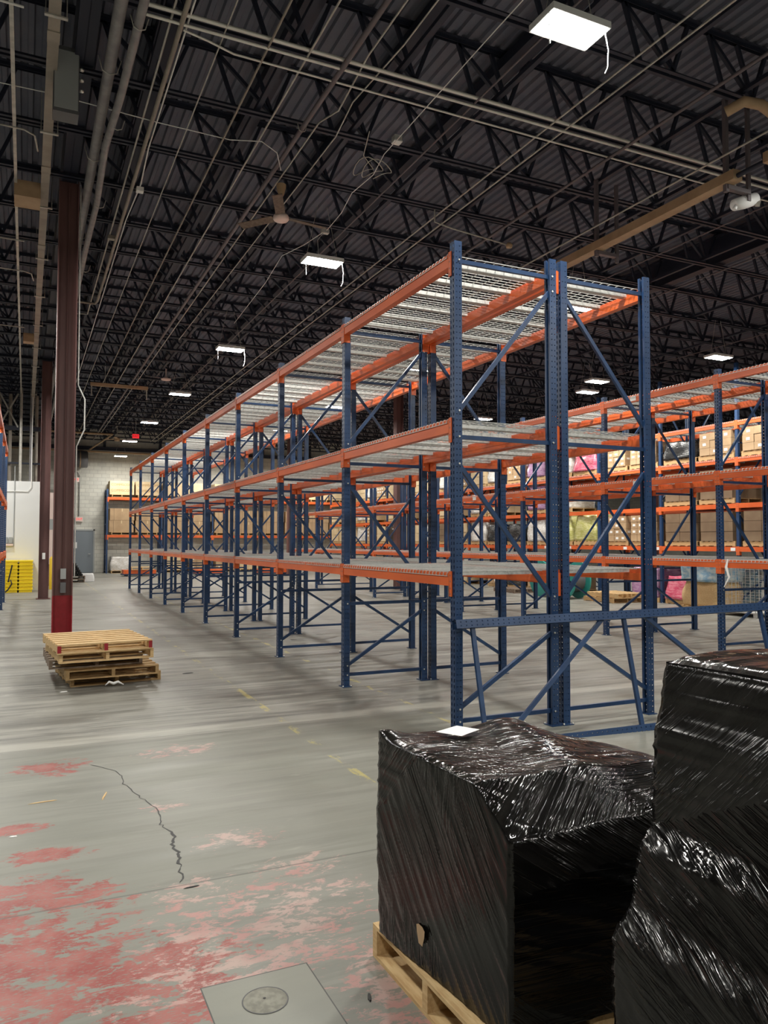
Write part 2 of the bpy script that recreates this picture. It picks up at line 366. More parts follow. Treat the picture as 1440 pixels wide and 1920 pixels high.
# bridging angles under the deck, running down the hall
bm_ = MB().box(-.03, .03, -10, 33, 0, .005, dark); bm_.box(-.03, -.025, -10, 33, 0, .05, dark); bme = bm_.mesh('joist_bridging')
bx_ = [1.2, 2.5, 3.75, 5.05, 6.3, 7.6, 8.9, 10.2, 11.5, 14.2, 16.4, 18.6, 21.0, 23.5, 26, 29, 32]
for i, q in enumerate(bx_):
    o = link('joist_bridging', bme, loc=(q, 10.2, ZB+.055)); tag(o, 'dark bridging angle running down the hall across the roof joists', None, 'bridging angles under the roof', 'structure')
# dark wide bands beside the bridging, just under the deck
tm = MB().box(-.11, .11, -10, 33, 7.42, 7.55, dark).mesh('dark_roof_band')
for q in (1.25, 2.6, 3.9, 5.15):
    o = link('dark_roof_band', tm, loc=(q+.1, 10.2, 0)); tag(o, 'dark roof band running down the hall just under the deck', None, 'dark bands under the deck', 'structure')
# back wall: dark ledger beams, conduit, door
b = MB(); b.box(-3, 39, 43.3, 43.42, 6.52, 6.66, dark); b.box(-3, 39, 43.2, 43.3, 6.66, 6.7, dark)
for k in range(14): b.box(.8+k*2.9, .93+k*2.9, 43.3, 43.45, 6.66, 7.6, dark)
struct('trim_1', b)
d = thing('door_1', 'blue grey steel exit door in the block wall', 'door', (2.78, 43.5, 0)); d['kind'] = 'structure'
link('door_leaf', MB().box(-.5, .5, -.05, -.01, 0.01, 2.22, doorm).mesh('door_leaf'), d)
b = MB(); b.box(-.57, -.5, -.07, 0, 0, 2.3, grey); b.box(.5, .57, -.07, 0, 0, 2.3, grey); b.box(-.57, .57, -.07, 0, 2.22, 2.3, grey)
link('door_frame', b.mesh('door_frame'), d)
link('door_handle', MB().tube([(.38, -.05, 1.0), (.38, -.11, 1.0), (.25, -.11, 1.0)], .014, galv).mesh('door_handle'), d)
link('door_sign', MB().box(-.46, -.3, -.056, -.05, 1.3, 1.62, paper).mesh('door_sign'), d)
# white office enclosure at the end of the left aisle
b = MB(); b.box(-11.9, .45, 28.7, 28.9, 0, 3.70, white); b.box(.30, .45, 28.9, 40, 0, 3.70, white)
struct('wall_office', b, 'white partition wall of the enclosure behind the yellow trays')

# ------------------------------------------------------------------ columns
def column(y, full, label):
    r = thing('steel_column', label, 'column', (.50, y, 0)); r['kind'] = 'structure'
    hw = .135; fl = .012
    def sect(z0, z1, m):
        q = MB()
        q.box(-hw, -hw+fl, -.13, .13, z0, z1, m); q.box(hw-fl, hw, -.13, .13, z0, z1, m); q.box(-hw+fl, hw-fl, -.005, .005, z0, z1, m)
        return q
    top = 6.98
    if full:
        link('lower_band', sect(0, .88, redpaint).mesh('lower_band'), r)['label'] = 'bright red painted foot'
        link('shaft', sect(.88, top, maroon).mesh('shaft'), r)
    else: link('shaft', sect(0, top, maroon).mesh('shaft'), r)
    link('base_plate', MB().box(-.19, .19, -.19, .19, 0, .02, maroon).mesh('base_plate'), r)
    return r
column(12.1, True, 'maroon steel column with bright red foot behind the pallet stack')
column(24.35, False, 'maroon steel column further back beside the white partition')
column(36.6, False, 'maroon steel column furthest back near the block wall')
for gx in (11.95, 23.9):
    for y in ((24.35, 36.6) if gx < 20 else (12.1, 24.35, 36.6)):
        r = column(y, False, 'maroon steel column on the %s column line, %s' % ('second' if gx < 20 else 'third', {12.1: 'nearest', 24.35: 'middle', 36.6: 'deepest'}[y])); r.location.x = gx
# electrical fittings on the near column
r = thing('column_switch', 'grey switch box on the near red-footed column', 'switch box', (.50, 12.095, 0))
link('upper_box', MB().box(-.03, .045, -.075, -.0, 1.12, 1.27, grey).mesh('upper_box'), r)
link('lower_box', MB().box(-.03, .045, -.075, -.0, .92, 1.07, greyd).mesh('lower_box'), r)
tag(link('column_conduit', MB().tube([(.505, 12.06, 1.27), (.505, 12.06, 6.9)], .009, maroon, 6).mesh('column_conduit')), 'thin maroon conduit running up the web of the near column', 'conduit')
tag(link('column_conduit', MB().tube([(.655, 12.0, 1.15), (.655, 12.0, 2.6), (.655, 12.0, 3.05), (.76, 12.0, 3.3), (.76, 12.0, 3.75), (.665, 12.0, 3.95), (.655, 12.0, 6.9)], .011, galv, 6).mesh('column_conduit')), 'galvanised conduit with an offset bend on the side of the near column', 'conduit')
tag(link('column_switch', MB().box(-.045, .035, -.17, -.135, 1.15, 1.33, paper).mesh('column_switch'), loc=(.5, 24.35, 0)), 'small white box on the second maroon column', 'switch box')
r = thing('disconnect_switch', 'grey electrical cabinet hanging on the near column top', 'electrical box', (.30, 9.0, 0))
link('cabinet', MB().box(-.11, .15, -.15, .08, 6.32, 7.05, greyd).mesh('cabinet'), r)
link('door_panel', MB().box(-.10, .14, -.16, -.15, 6.36, 7.0, grey).mesh('door_panel'), r)
b = MB()
for k in range(3): b.lathe([(0, 0), (.025, 0), (.025, .02), (0, .02)], zinc, 10, (.175, -.08, 6.62+k*.12))
link('fuse_cap', b.mesh('fuse_cap'), r)

# ------------------------------------------------------------------ pallet racking
H = 4.285; DEP = 1.0135; BAY = 2.52
def post_mesh(Hh, detail=True):
    b = MB(); hx, hy = .037, .040; th = .0025
    m = perf if detail else blue
    for x, y0, y1 in ((-hx, -hy, hy),):                       # web
        b.add([(x, y0, 0), (x, y1, 0), (x, y1, Hh), (x, y0, Hh)], [(0, 3, 2, 1)], m)
    for sy in (-1, 1):
        b.add([(-hx, sy*hy, 0), (hx, sy*hy, 0), (hx, sy*hy, Hh), (-hx, sy*hy, Hh)], [(0, 1, 2, 3) if sy < 0 else (3, 2, 1, 0)], m)
        b.add([(hx, sy*hy, 0), (hx, sy*(hy-.024), 0), (hx, sy*(hy-.024), Hh), (hx, sy*hy, Hh)], [(0, 1, 2, 3)], blue)
        b.add([(hx, sy*(hy-.024), 0), (hx-.018, sy*(hy-.024), 0), (hx-.018, sy*(hy-.024), Hh), (hx, sy*(hy-.024), Hh)], [(0, 1, 2, 3)], blue)
    b.box(-.058, .055, -.07, .06, 0, .008, blue)
    for q in (-.05, .048): b.lathe([(0, .02), (.008, .02), (.008, .008)], zinc, 8, (q, -.058, 0))
    return b.mesh('post')
def brace_mesh(Hh):
    b = MB(); D = DEP-.02
    hz = [.135, .95, 2.575, 4.12] + ([5.9] if Hh > 5 else [])
    dg = [(D, .84, .02, .24), (.02, 2.34, D, 1.17), (D, 3.98, .02, 2.80)] + ([(.02, 5.7, D, 4.3)] if Hh > 5 else [])
    def cbar(a, c, yy):
        a, c = Vector(a), Vector(c); b.bar(a, c, .030, .036, blue, (0, 0, 1))
    for z in hz: cbar((.02, 0, z), (D, 0, z), 0)
    for x0, z0, x1, z1 in dg: cbar((x0, -.004, z0), (x1, -.004, z1), 0)
    for z in hz:
        for x in (.008, DEP-.008): b.tube([(x, -.047, z), (x, -.035, z)], .0085, zinc, 6)
    for x0, z0, x1, z1 in dg:
        for x, z in ((x0, z0), (x1, z1)):
            xq = .008 if x < .5 else DEP-.008
            b.tube([(xq, -.047, z), (xq, -.035, z)], .0085, zinc, 6)
    return b.mesh('upright_frame')
PM, PMF, PMT = post_mesh(H), post_mesh(H, False), post_mesh(6.1, False)
BRM, BRT = brace_mesh(H), brace_mesh(6.1)
def beam_mesh():
    b = MB(); L = BAY-.084
    b.prism([(-.045, -.115), (.022, -.115), (.022, -.042), (-.004, -.042), (-.004, 0), (-.045, 0)], .042, BAY-.042, orange)
    for y0, y1 in ((.0015, .044), (BAY-.044, BAY-.0015)):
        b.box(-.050, -.041, y0, y1, -.205, .012, orange)
        for z in (-.025, -.075, -.135, -.185):
            for q in (-.006, .006): b.add([(-.0505, (y0+y1)/2+q-.003, z-.007), (-.0505, (y0+y1)/2+q+.003, z-.007), (-.0505, (y0+y1)/2+q+.003, z+.007), (-.0505, (y0+y1)/2+q-.003, z+.007)], [(0, 3, 2, 1)], greyd)
    for y0, y1 in ((.0405, .046), (BAY-.046, BAY-.0405)):
        b.box(-.050, .028, y0, y1, -.205, .006, orange)
    return b.mesh('beam')
BM = beam_mesh()
DW = 1.19
def deck_meshes():
    b = MB(); r = .0026
    ny = 18
    for i in range(ny+1):
        y = .02+i*(DW-.04)/ny
        xs, xe = -.052, DEP+.052
        for a, c in (((xs+.012, y, .006), (xe-.012, y, .006)), ((xs, y, -.012), (xs+.012, y, .006)), ((xs, y, -.03), (xs, y, -.012)), ((xe, y, -.012), (xe-.012, y, .006)), ((xe, y, -.03), (xe, y, -.012))):
            b.bar(a, c, r*2, r*2, galv)
    for i in range(12):
        x = -.03+i*(DEP+.06)/11
        b.bar((x, .01, .001), (x, DW-.01, .001), r*2, r*2, galv)
    for x in (-.053, DEP+.053): b.bar((x, .01, -.03), (x, DW-.01, -.03), r*2, r*2, galv)
    mesh = b.mesh('wire_deck')
    c = MB()
    w2 = .032
    c.prism([(-w2, 0), (-w2, -.036), (-.02, -.036), (-.02, -.036), (.02, -.036), (w2, -.036), (w2, 0), (w2-.004, 0), (w2-.004, -.032), (-w2+.004, -.032), (-w2+.004, 0)], .0, DEP-.03, galv)
    me = c.mesh('support_channel')
    me.transform(Matrix.Rotation(-math.pi/2, 4, 'Z')); me.transform(Matrix.Translation((.015, 0, 0)))
    return mesh, me
WM, CM = deck_meshes()
def far_deck():
    bm = bmesh.new(); bm.from_mesh(WM)
    me = bpy.data.meshes.new('wire_deck')
    for i in range(3):
        t_ = CM.copy(); t_.transform(Matrix.Translation((0, .2+i*.395, 0))); bm.from_mesh(t_); bpy.data.meshes.remove(t_)
    bm.to_mesh(me); me.materials.append(galv); bm.free(); return me
WF = far_deck()
LV = [1.40, 2.73, 4.19]
LN = ['lowest', 'middle', 'top']
def frame_part(rk, x, y, flip, hh='n', detail=True):
    pm = PMT if hh == 't' else (PM if detail else PMF)
    f = link('upright_frame', BRT if hh == 't' else BRM, rk, (x, y, 0))
    if flip: f.location.x = x+DEP; f.rotation_euler.z = math.pi; 
    for q, rz in ((0, 0), (DEP, math.pi)):
        link('post', pm, f, (q, 0, 0), (0, 0, rz))
    return f
def rack(x, y0, nb, levels, label, flip=False, hh='n', ndet=3, miss=()):
    rk = thing('pallet_rack', label, 'pallet rack', (x, y0, 0))
    for k in range(nb+1): frame_part(rk, 0, k*BAY, flip, hh, k <= ndet)
    for k in range(nb):
        for z in levels:
            link('beam', BM, rk, (0, k*BAY, z))
            o = link('beam', BM, rk, (DEP, (k+1)*BAY, z), (0, 0, math.pi))
    return rk
def decks(x, y0, nb, levels, lnames, where, near=3, side=None):
    for k in range(nb):
        for li, z in enumerate(levels):
            for h in range(2):
                lab = 'wire deck, %s level of %s, %s bay from near end, %s half' % (lnames[li], where, ORD[k], ('nearer', 'farther')[h])
                loc = (x, y0+k*BAY+.055+h*(DW+.035), z)
                o = link('wire_deck', WM if k < near else WF, loc=loc)
                tag(o, lab, 'wire deck', 'wire mesh decks on '+where)
                if k < near:
                    for i in range(3): link('support_channel', CM, o, (0, .2+i*.395, 0))
XA, YA = 3.37, 5.73
rack(XA, YA, 9, LV, 'long blue and orange pallet rack facing the open aisle, empty wire decks', flip=False)
rack(XA+DEP+.1267, YA, 9, LV, 'blue and orange pallet rack back to back behind the aisle-side rack', flip=True)
decks(XA, YA, 9, LV, LN, 'aisle-side rack')
decks(XA+DEP+.1267, YA, 9, LV, LN, 'second-row rack')
b = MB()
me_sp = MB().box(-.005, .055, -.02, .02, 0, .19, orange)
for q in (-.008, .008):
    for z in (.03, .08, .13): me_sp.box(-.006, .056, q-.003, q+.003, z, z+.02, greyd)
spm = MB().box(.04, .087, -.012, .012, 0, .21, orange).mesh('row_spacer')
for z in (1.17, 2.52, 3.98):
    for k in range(4):
        o = link('row_spacer', spm, loc=(XA+DEP, YA+k*BAY, z))
        tag(o, 'orange spacer between rack rows, %s frame from near end, %s' % (ORD[k], {1.17: 'low down', 2.52: 'half way up', 3.98: 'near the top'}[z]), 'row spacer', 'orange row spacers')
XB, YB = 9.47, 8.31-BAY
rack(XB, YB, 9, LV, 'blue and orange pallet rack across the second aisle, facing the camera', ndet=2)
rack(XB+DEP+.1267, YB, 9, LV, 'pallet rack behind the one across the second aisle', flip=True, ndet=1)
decks(XB, YB, 9, LV, LN, 'third-row rack', near=2)
decks(XB+DEP+.1267, YB, 6, LV, LN, 'fourth-row rack', near=0)
XC, YC = 15.85, 8.31
LC = [1.55, 2.62, 3.75, 4.66]
rack(XC, YC, 13, LC, 'tall loaded pallet rack full of wrapped goods beyond two rack rows', hh='t', ndet=-1)
rack(XC+DEP+.1267, YC, 11, LC, 'tall pallet rack behind the loaded rack', flip=True, hh='t', ndet=-1)
decks(XC, YC, 8, [3.75, 4.66], ['third', 'fourth'], 'tall loaded rack', near=0)
# rack at the left edge
rack(-.51-DEP, 23.35-3*BAY, 3, LV, 'pallet rack at the very left edge, only its end posts in view', ndet=3)
# loose upright frame lying on its edge against the rack ends
ang = math.radians(13.5)
f = thing('upright_frame', 'loose blue upright frame lying on its edge against the rack ends', 'rack frame')
f1 = link('bracing', BRM, f)
for q, rz in ((0, 0), (DEP, math.pi)): link('post', PM, f, (q, 0, 0), (0, 0, rz))
ex = Vector((-.003, -math.sin(ang), -math.cos(ang))).normalized()            # local x: down
ez = Vector((-1, .085, -.0175)); ez = (ez-ex*ez.dot(ex)).normalized()          # local z: towards the left end
ey = ez.cross(ex)
base = Vector((7.56, 5.27, 1.04))
Mx = Matrix((ex, ey, ez)).transposed().to_4x4(); Mx.translation = base
f.matrix_world = Mx

# ------------------------------------------------------------------ LED panels
def lamp_mesh():
    h = MB(); h.box(-.30, .30, -.17, .17, .012, .07, lampm); h.box(-.12, .12, -.06, .06, .07, .11, lampm)
    d = MB(); d.add([(-.285, -.15, .010), (.285, -.15, .010), (.285, .15, .010), (-.285, .15, .010)], [(0, 3, 2, 1)], led)
    c = MB()
    for x in (-.26, .26): c.tube([(x, 0, .07), (x*.3, 0, .9)], .004, galvd, 5)
    g1 = MB(); g = MB(); g1.tube([(-.29, -.1, .03), (-.31, -.12, -.1), (-.305, -.12, -.26)], .005, paper, 5); g.tube([(.29, -.1, .03), (.31, -.12, -.14), (.30, -.12, -.3), (.27, -.12, -.36)], .005, paper, 5)
    return h.mesh('housing'), d.mesh('diffuser'), c.mesh('hanging_cable'), g.mesh('pull_cord'), g1.mesh('pull_cord')
LM = lamp_mesh()
def lamp(x, y, z, label, cords=False, group=None):
    r = thing('ceiling_light', label, 'ceiling light', (x, y, z), group=group)
    link('housing', LM[0], r); link('diffuser', LM[1], r); link('hanging_cable', LM[2], r)
    if cords: link('pull_cord', LM[3], r); link('pull_cord', LM[4], r)
LR1 = [(4.12, 5.09), (4.12, 11.1), (4.14, 17.1), (4.08, 23.0), (4.06, 29.0), (4.05, 34.8), (4.35, 41.1)]
for i, (x, y) in enumerate(LR1):
    lamp(x, y, 6.0, 'bright LED ceiling panel, %s from the camera in the row over the aisle-side rack' % ORD[i], i < 3)
for i, (x, y) in enumerate([(9.1, 5.1), (9.23, 11.22), (8.95, 17.0), (9.0, 23.0), (9.0, 29.0), (9.0, 35), (9.0, 41)]):
    lamp(x, y, 6.0, 'LED ceiling panel, %s from the camera in the row over the second aisle' % ORD[i])
for i, (x, y) in enumerate([(14.7, 6.9), (14.75, 12.91), (14.75, 17.58), (14.66, 23.04), (14.7, 29), (14.7, 35), (14.7, 41)]):
    lamp(x, y, 6.0, 'LED ceiling panel, %s from the camera in the third row' % ORD[i])
lamp(14.0, 16.28, 6.0, 'extra LED ceiling panel just in front of the third row')
OFF = [(-1.6, y) for y in (5, 11, 17, 22, 26.6)]+[(4.1, -.9), (4.1, -6), (-1.6, -1), (9.1, -.9), (9.1, -6), (14.7, .9)]+[(20.5, y) for y in (8, 14, 20, 26, 32, 38)]+[(27, y) for y in (14, 22, 30, 38)]+[(-6, 8), (-6, 20)]  # out-of-view lamps; deepest one in the left row added to brighten partition and trays
for x, y in OFF: lamp(x, y, 6.0, 'LED ceiling panel %s, %s, %s in row' % ({-6: 'far left of the columns', -1.6: 'out of view left of the columns', 4.1: 'over the aisle-side rack', 9.1: 'over the second aisle', 14.7: 'over the tall rack', 20.5: 'behind the tall rack', 27: 'near the side wall'}[x], 'behind the camera' if y < 0 else ('nearer half' if y < 15 else 'farther half'), ORD[abs(round(y))//4]), group='LED panels elsewhere in the hall')

# ------------------------------------------------------------------ pipes, conduits and duct under the roof
def pipe(name, pts, r, m, label, cat='conduit', n=8, clamps=None, group=None):
    o = tag(link(name, MB().tube(pts, r, m, n).mesh(name)), label, cat, group)
    if clamps:
        for y in clamps:
            link('pipe_hanger', MB().tube([(pts[0][0]-r*1.9, y, pts[0][2]+r*1.5), (pts[0][0]-r*1.2, y, pts[0][2]-r*1.0), (pts[0][0], y, pts[0][2]-r*1.5), (pts[0][0]+r*1.2, y, pts[0][2]-r*1.0), (pts[0][0]+r*1.9, y, pts[0][2]+r*1.5)], .006, galvd, 5).mesh('pipe_hanger'), o)
    return o
pipe('sprinkler_main', [(.74, -8, 6.8), (.74, 42, 6.8)], .062, pipeg, 'thick grey pipe running down the hall beside the maroon columns', 'pipe', 14, [8.6, 10.7, 13.6, 17, 21])
pipe('wrapped_pipe', [(.92, -8, 6.7), (.90, 6, 6.7), (.92, 7.2, 6.7), (.89, 8.9, 6.68), (.84, 10.2, 6.7), (.88, 12, 6.7), (.86, 14, 6.7), (.88, 40, 6.7)], .045, pipeg, 'lumpy wrapped grey pipe beside the thick grey pipe', 'pipe', 10, [7.6, 9.6, 12.0, 15])
pipe('long_conduit', [(1.33, -8, 6.8), (1.31, 17.3, 6.8), (1.28, 17.5, 6.8), (.9, 17.5, 6.8)], .026, busm, 'beige pipe running down the hall right of the wrapped pipe', 'pipe')
pipe('long_conduit', [(1.26, -8, 6.86), (1.20, 18.6, 6.86), (.8, 18.7, 6.86)], .013, galvd, 'thin conduit close beside the beige pipe')
pipe('long_conduit', [(1.40, -8, 6.84), (1.38, 10.3, 6.84), (1.43, 11.4, 6.84), (1.38, 12.8, 6.84), (1.42, 28, 6.84)], .010, paper, 'thin white conduit with a square junction box')
tag(link('junction_box', MB().box(-.05, .05, -.05, .05, -.03, .03, paper).mesh('junction_box'), loc=(1.43, 11.5, 6.80)), 'small white junction box on the thin white conduit', 'junction box')
tag(link('junction_box', MB().box(-.06, .06, -.05, .05, -.03, .03, busm).mesh('junction_box'), loc=(1.24, 13.6, 6.82)), 'beige junction box on the thin conduit', 'junction box')
pipe('long_conduit', [(2.2, -8, 6.8), (2.2, 40, 6.8)], .013, busm, 'straight beige conduit over the open aisle')
pipe('long_conduit', [(1.76, -8, 6.83), (1.74, 15, 6.83), (1.74, 30, 6.83)], .008, galvd, 'very thin conduit between the beige conduit and beige pipe')
pipe('sprinkler_pipe', [(3.03, -8, 6.80), (3.03, 41, 6.80)], .030, pipep, 'purple brown sprinkler pipe running over the aisle edge', 'pipe', 10, [8.9])
pipe('long_conduit', [(3.2, -8, 6.84), (3.22, 7.3, 6.84), (3.32, 8.4, 6.84), (3.2, 8.75, 6.84), (3.2, 41, 6.84)], .011, galvd, 'thin conduit with a jog close to the purple brown pipe')
pipe('long_conduit', [(3.48, -8, 6.86), (3.5, 7, 6.86), (3.42, 8.2, 6.86), (3.52, 9, 6.86), (3.5, 20, 6.86)], .009, galvd, 'wavering thin conduit over the aisle-side rack')
for i, (xq, yb) in enumerate(((5.80, 41), (6.03, 41), (2.63, 30), (4.7, 30), (7.0, 41), (10.2, 41), (11.9, 41), (16.5, 41), (19.5, 41), (22.5, 41))):
    pipe('long_conduit', [(xq, -8 if i != 1 else 3, 6.82), (xq, yb, 6.82)], .012, galvd if i < 3 else pipep, ('left of a pair of conduits crossing the bright lamp', 'right of a pair of conduits crossing the bright lamp', 'conduit running down the hall left of the purple brown pipe', 'dull conduit right of the aisle-side lamp row', 'dull conduit beyond the pair by the bright lamp', 'dull conduit over the second aisle', 'dull conduit past the second aisle', 'dull conduit over the tall loaded rack', 'dull conduit behind the tall rack', 'farthest dull conduit on the camera side')[i])
pipe('cross_conduit', [(.95, 7.48, 6.84), (14, 7.46, 6.84)], .021, brightc, 'upper shiny conduit of a pair crossing the hall under the roof', 'conduit', 8)
pipe('cross_conduit', [(.95, 7.58, 6.80), (14, 7.56, 6.80)], .016, brightc, 'lower shiny conduit of a pair crossing the hall under the roof')
pipe('cross_conduit', [(1.35, 7.66, 6.8), (1.6, 7.72, 6.8), (1.9, 7.82, 6.8), (14, 7.86, 6.8)], .012, brightc, 'single conduit beyond the shiny pair crossing the hall')
pipe('white_cable', [(-2, 9.56, 6.84), (.15, 9.49, 6.84), (1.4, 9.58, 6.83), (2.28, 9.55, 6.80), (2.65, 9.38, 6.78), (2.88, 9.46, 6.72), (3.03, 9.77, 6.66)], .006, paper, 'thin white cable crossing the roof and looping to the purple pipe', 'cable', 6)
pipe('white_cable', [(4.23, 5.2, 6.86), (4.19, 6.43, 6.8), (4.19, 7.7, 6.78), (4.19, 8.97, 6.76), (4.26, 9.47, 6.72), (4.19, 10.07, 6.70), (4.27, 10.68, 6.66), (4.25, 11.25, 6.6)], .006, paper, 'white cable linking the smoke sensor to the second lamp', 'cable', 6)
pipe('white_cable', [(4.23, 11.3, 6.6), (4.17, 12.1, 6.66), (4.03, 12.9, 6.72), (4.2, 14.5, 6.76), (4.2, 17, 6.6)], .006, paper, 'white cable from the second lamp on to the third lamp', 'cable', 6)
pipe('white_cable', [(4.23, 11.3, 6.6), (4.08, 11.2, 6.4), (4.06, 11.1, 6.12)], .005, paper, 'short white cable dropping into the second lamp', 'cable', 6)
tag(link('junction_box', MB().box(-.06, .06, -.04, .04, -.03, .03, galv).mesh('junction_box'), loc=(4.24, 11.3, 6.6)), 'galvanised junction box hanging over the second lamp', 'junction box')
r = thing('smoke_sensor', 'square white sensor on the roof joist over the near rack', 'sensor', (4.22, 8.65, 6.8))
link('sensor_body', MB().box(-.05, .05, -.05, .05, -.02, .05, galv).mesh('sensor_body'), r); link('sensor_face', MB().box(-.055, .055, -.055, .055, -.035, -.02, paper).mesh('sensor_face'), r)
pts = [(4.0+.16*math.cos(a)+.02*a, 9.25+.22*math.sin(a), 6.68+.05*math.sin(2*a)) for a in [k*.35 for k in range(42)]]
pipe('coiled_cable', [(3.86, 8.7, 6.86), (3.95, 9.1, 6.75)]+pts, .006, galvd, 'coil of spare cable hanging by the smoke sensor', 'cable', 6)
# busway on the left with hanger clamps
r = thing('busway', 'beige electrical busway running down the hall left of the columns', 'busway', (.17, 0, 6.8))
link('duct_run', MB().box(-.055, .055, -8, 40, -.05, .06, busm).mesh('duct_run'), r)
hm_ = MB().box(-.09, .12, -.02, .02, -.065, -.05, galvd); hm_.bar((-.08, 0, -.06), (-.08, 0, .5), .01, .01, galvd); hm_.bar((.11, 0, -.06), (.11, 0, .5), .01, .01, galvd); hme = hm_.mesh('hanger')
for k in range(14): link('hanger', hme, r, (0, 3.2+k*2.35, 0))
jmh = MB().box(-.06, .06, -.1, .1, -.062, -.05, busm).mesh('joint_cover')
for k in range(10): link('joint_cover', jmh, r, (0, 5.2+k*3.05, 0))
tag(link('plug_in_box', MB().box(-.40, -.055, -.22, .22, -.17, .06, tan).mesh('plug_in_box'), loc=(.17, 12.2, 6.78)), 'tan plug-in box on the busway near the first column', 'electrical box')
tag(link('plug_in_box', MB().box(-.28, -.035, -.14, .14, -.15, .06, tan).mesh('plug_in_box'), loc=(.15, 21.0, 6.78)), 'smaller tan box on the busway deeper in the hall', 'electrical box')
r = thing('strut_channel', 'perforated grey strut channel running down the hall at the left edge', 'strut channel', (-.21, 0, 6.8))
link('channel', MB().box(-.02, .02, -8, 40, -.02, .02, galvd).mesh('channel'), r)
for i, (y, xx1) in enumerate(((7.9, -3), (10.3, -3), (14.2, -3), (15.8, -3), (20, -3))):
    pipe('branch_conduit', [(xx1, y-.1, 6.75), (-.1, y, 6.75)]+([(.02, y+.1, 6.75), (.06, y+.5, 6.75)] if i in (1, 3) else []), .012, galvd if i else paper, '%s from the camera of the conduits crossing under the strut channel' % ORD[i])
# hanging radiant tube
r = thing('radiant_tube_heater', 'long tan radiant heater tube hanging over the second aisle', 'heater', (7.56, 0, 6.0))
link('reflector', MB().box(-.075, .075, 6.3, 12.8, -.05, .07, tan).mesh('reflector'), r)
link('reflector', MB().box(-.075, .075, 0, 5.9, -.05, .07, tan).mesh('reflector'), r)
link('tube_coupling', MB().tube([(0, 5.8, 0), (0, 6.4, 0)], .03, dark, 10).mesh('tube_coupling'), r)
for y in (8.75, 6.45):
    q = MB(); q.bar((-.02, y, -.14), (-.02, y, 1.0), .05, .05, pipep); q.bar((.36, y, -.18), (.36, y, 1.0), .035, .05, pipep); q.bar((-.02, y, -.08), (.36, y, -.08), .07, .05, pipep)
    q.tube([(.12, y, -.05), (.12, y, .02)], .02, zinc, 8)
    link('hanger_bracket', q.mesh('hanger_bracket'), r)
pipe('gas_line', [(7.35, 5.0, 6.2), (7.35, 13, 6.2)], .012, galvd, 'thin line running along the radiant heater tube', 'pipe', 6)
pipe('gas_line', [(6.9, 3, 6.75), (6.9, 13, 6.72)], .02, pipep, 'dull pipe above the radiant heater tube', 'pipe', 6)
pipe('flexible_duct', [(7.2, 6.15, 6.6), (7.3, 5.98, 6.66), (7.5, 5.92, 6.64), (7.9, 5.95, 6.55), (8.4, 6.0, 6.5)], .06, tan, 'short tan flexible duct elbow above the security camera', 'duct', 12)
r = thing('security_camera', 'white security camera hanging on the heater bracket', 'camera', (7.93, 6.52, 5.84)); r.scale = (1.25, 1.25, 1.25)
q = MB().tube([(-.13, .02, -.05), (-.12, .02, -.045), (.0, 0, .0), (.13, -.02, .05), (.14, -.02, .055)], .06, lampm, 14, True, [.03, .055, .065, .06, .02]); link('camera_body', q.mesh('camera_body'), r)
link('camera_lens', MB().tube([(.12, -.03, .0), (.15, -.06, -.01)], .03, galvd, 12).mesh('camera_lens'), r)
link('mount_arm', MB().tube([(-.1, 0, -.03), (-.14, 0, -.1)], .02, lampm, 8).mesh('mount_arm'), r)
pipe('drop_conduit', [(5.78, 10.48, 6.98), (5.78, 10.48, 6.72), (5.82, 10.42, 6.68), (6.1, 10.44, 6.65), (7.21, 10.56, 6.62)], .012, galvd, 'bent conduit ending in a round head above the near rack')
tag(link('fire_sprinkler', MB().lathe([(0, -.05), (.05, -.04), (.06, 0), (.03, .04), (0, .04)], tan, 12).mesh('fire_sprinkler'), loc=(7.24, 10.56, 6.62)), 'tan round head at the end of the bent conduit', 'sprinkler')
r = thing('ceiling_fan', 'dusty brown ceiling fan hanging over the open aisle', 'ceiling fan', (3.27, 10.52, 6.35))
link('motor', MB().lathe([(0, -.05), (.10, -.05), (.115, -.03), (.115, .0), (.10, .03), (.03, .05), (.025, .12)], exitl, 24).mesh('motor'), r)
link('down_rod', MB().tube([(0, 0, .1), (0, 0, .5)], .012, galvd).mesh('down_rod'), r)
link('canopy', MB().lathe([(.02, .30), (.05, .36), (.07, .44), (.07, .48)], tan, 16).mesh('canopy'), r)
for k in range(3):
    a = .15+k*2*math.pi/3; M_ = Matrix.Rotation(a, 4, 'Z') @ Matrix.Rotation(.22, 4, 'X')
    link('blade', MB().box(.12, .72, -.07, .07, 0, .008, dust, M_).mesh('blade'), r)
r = thing('hanging_light_rail', 'tan hanging rail across the aisle deep under the roof', 'rail', (1.68, 24.23, 6.3))
link('rail', MB().box(0, 1.65, -.03, .03, 0, .10, tan).mesh('rail'), r)
for q in (.02, 1.6): link('drop_end', MB().box(q, q+.03, -.02, .02, -.3, .0, galvd).bar((q+.4-q*.4, 0, .1), (q+.4-q*.4, 0, .7), .012, .012, galvd).mesh('drop_end'), r)
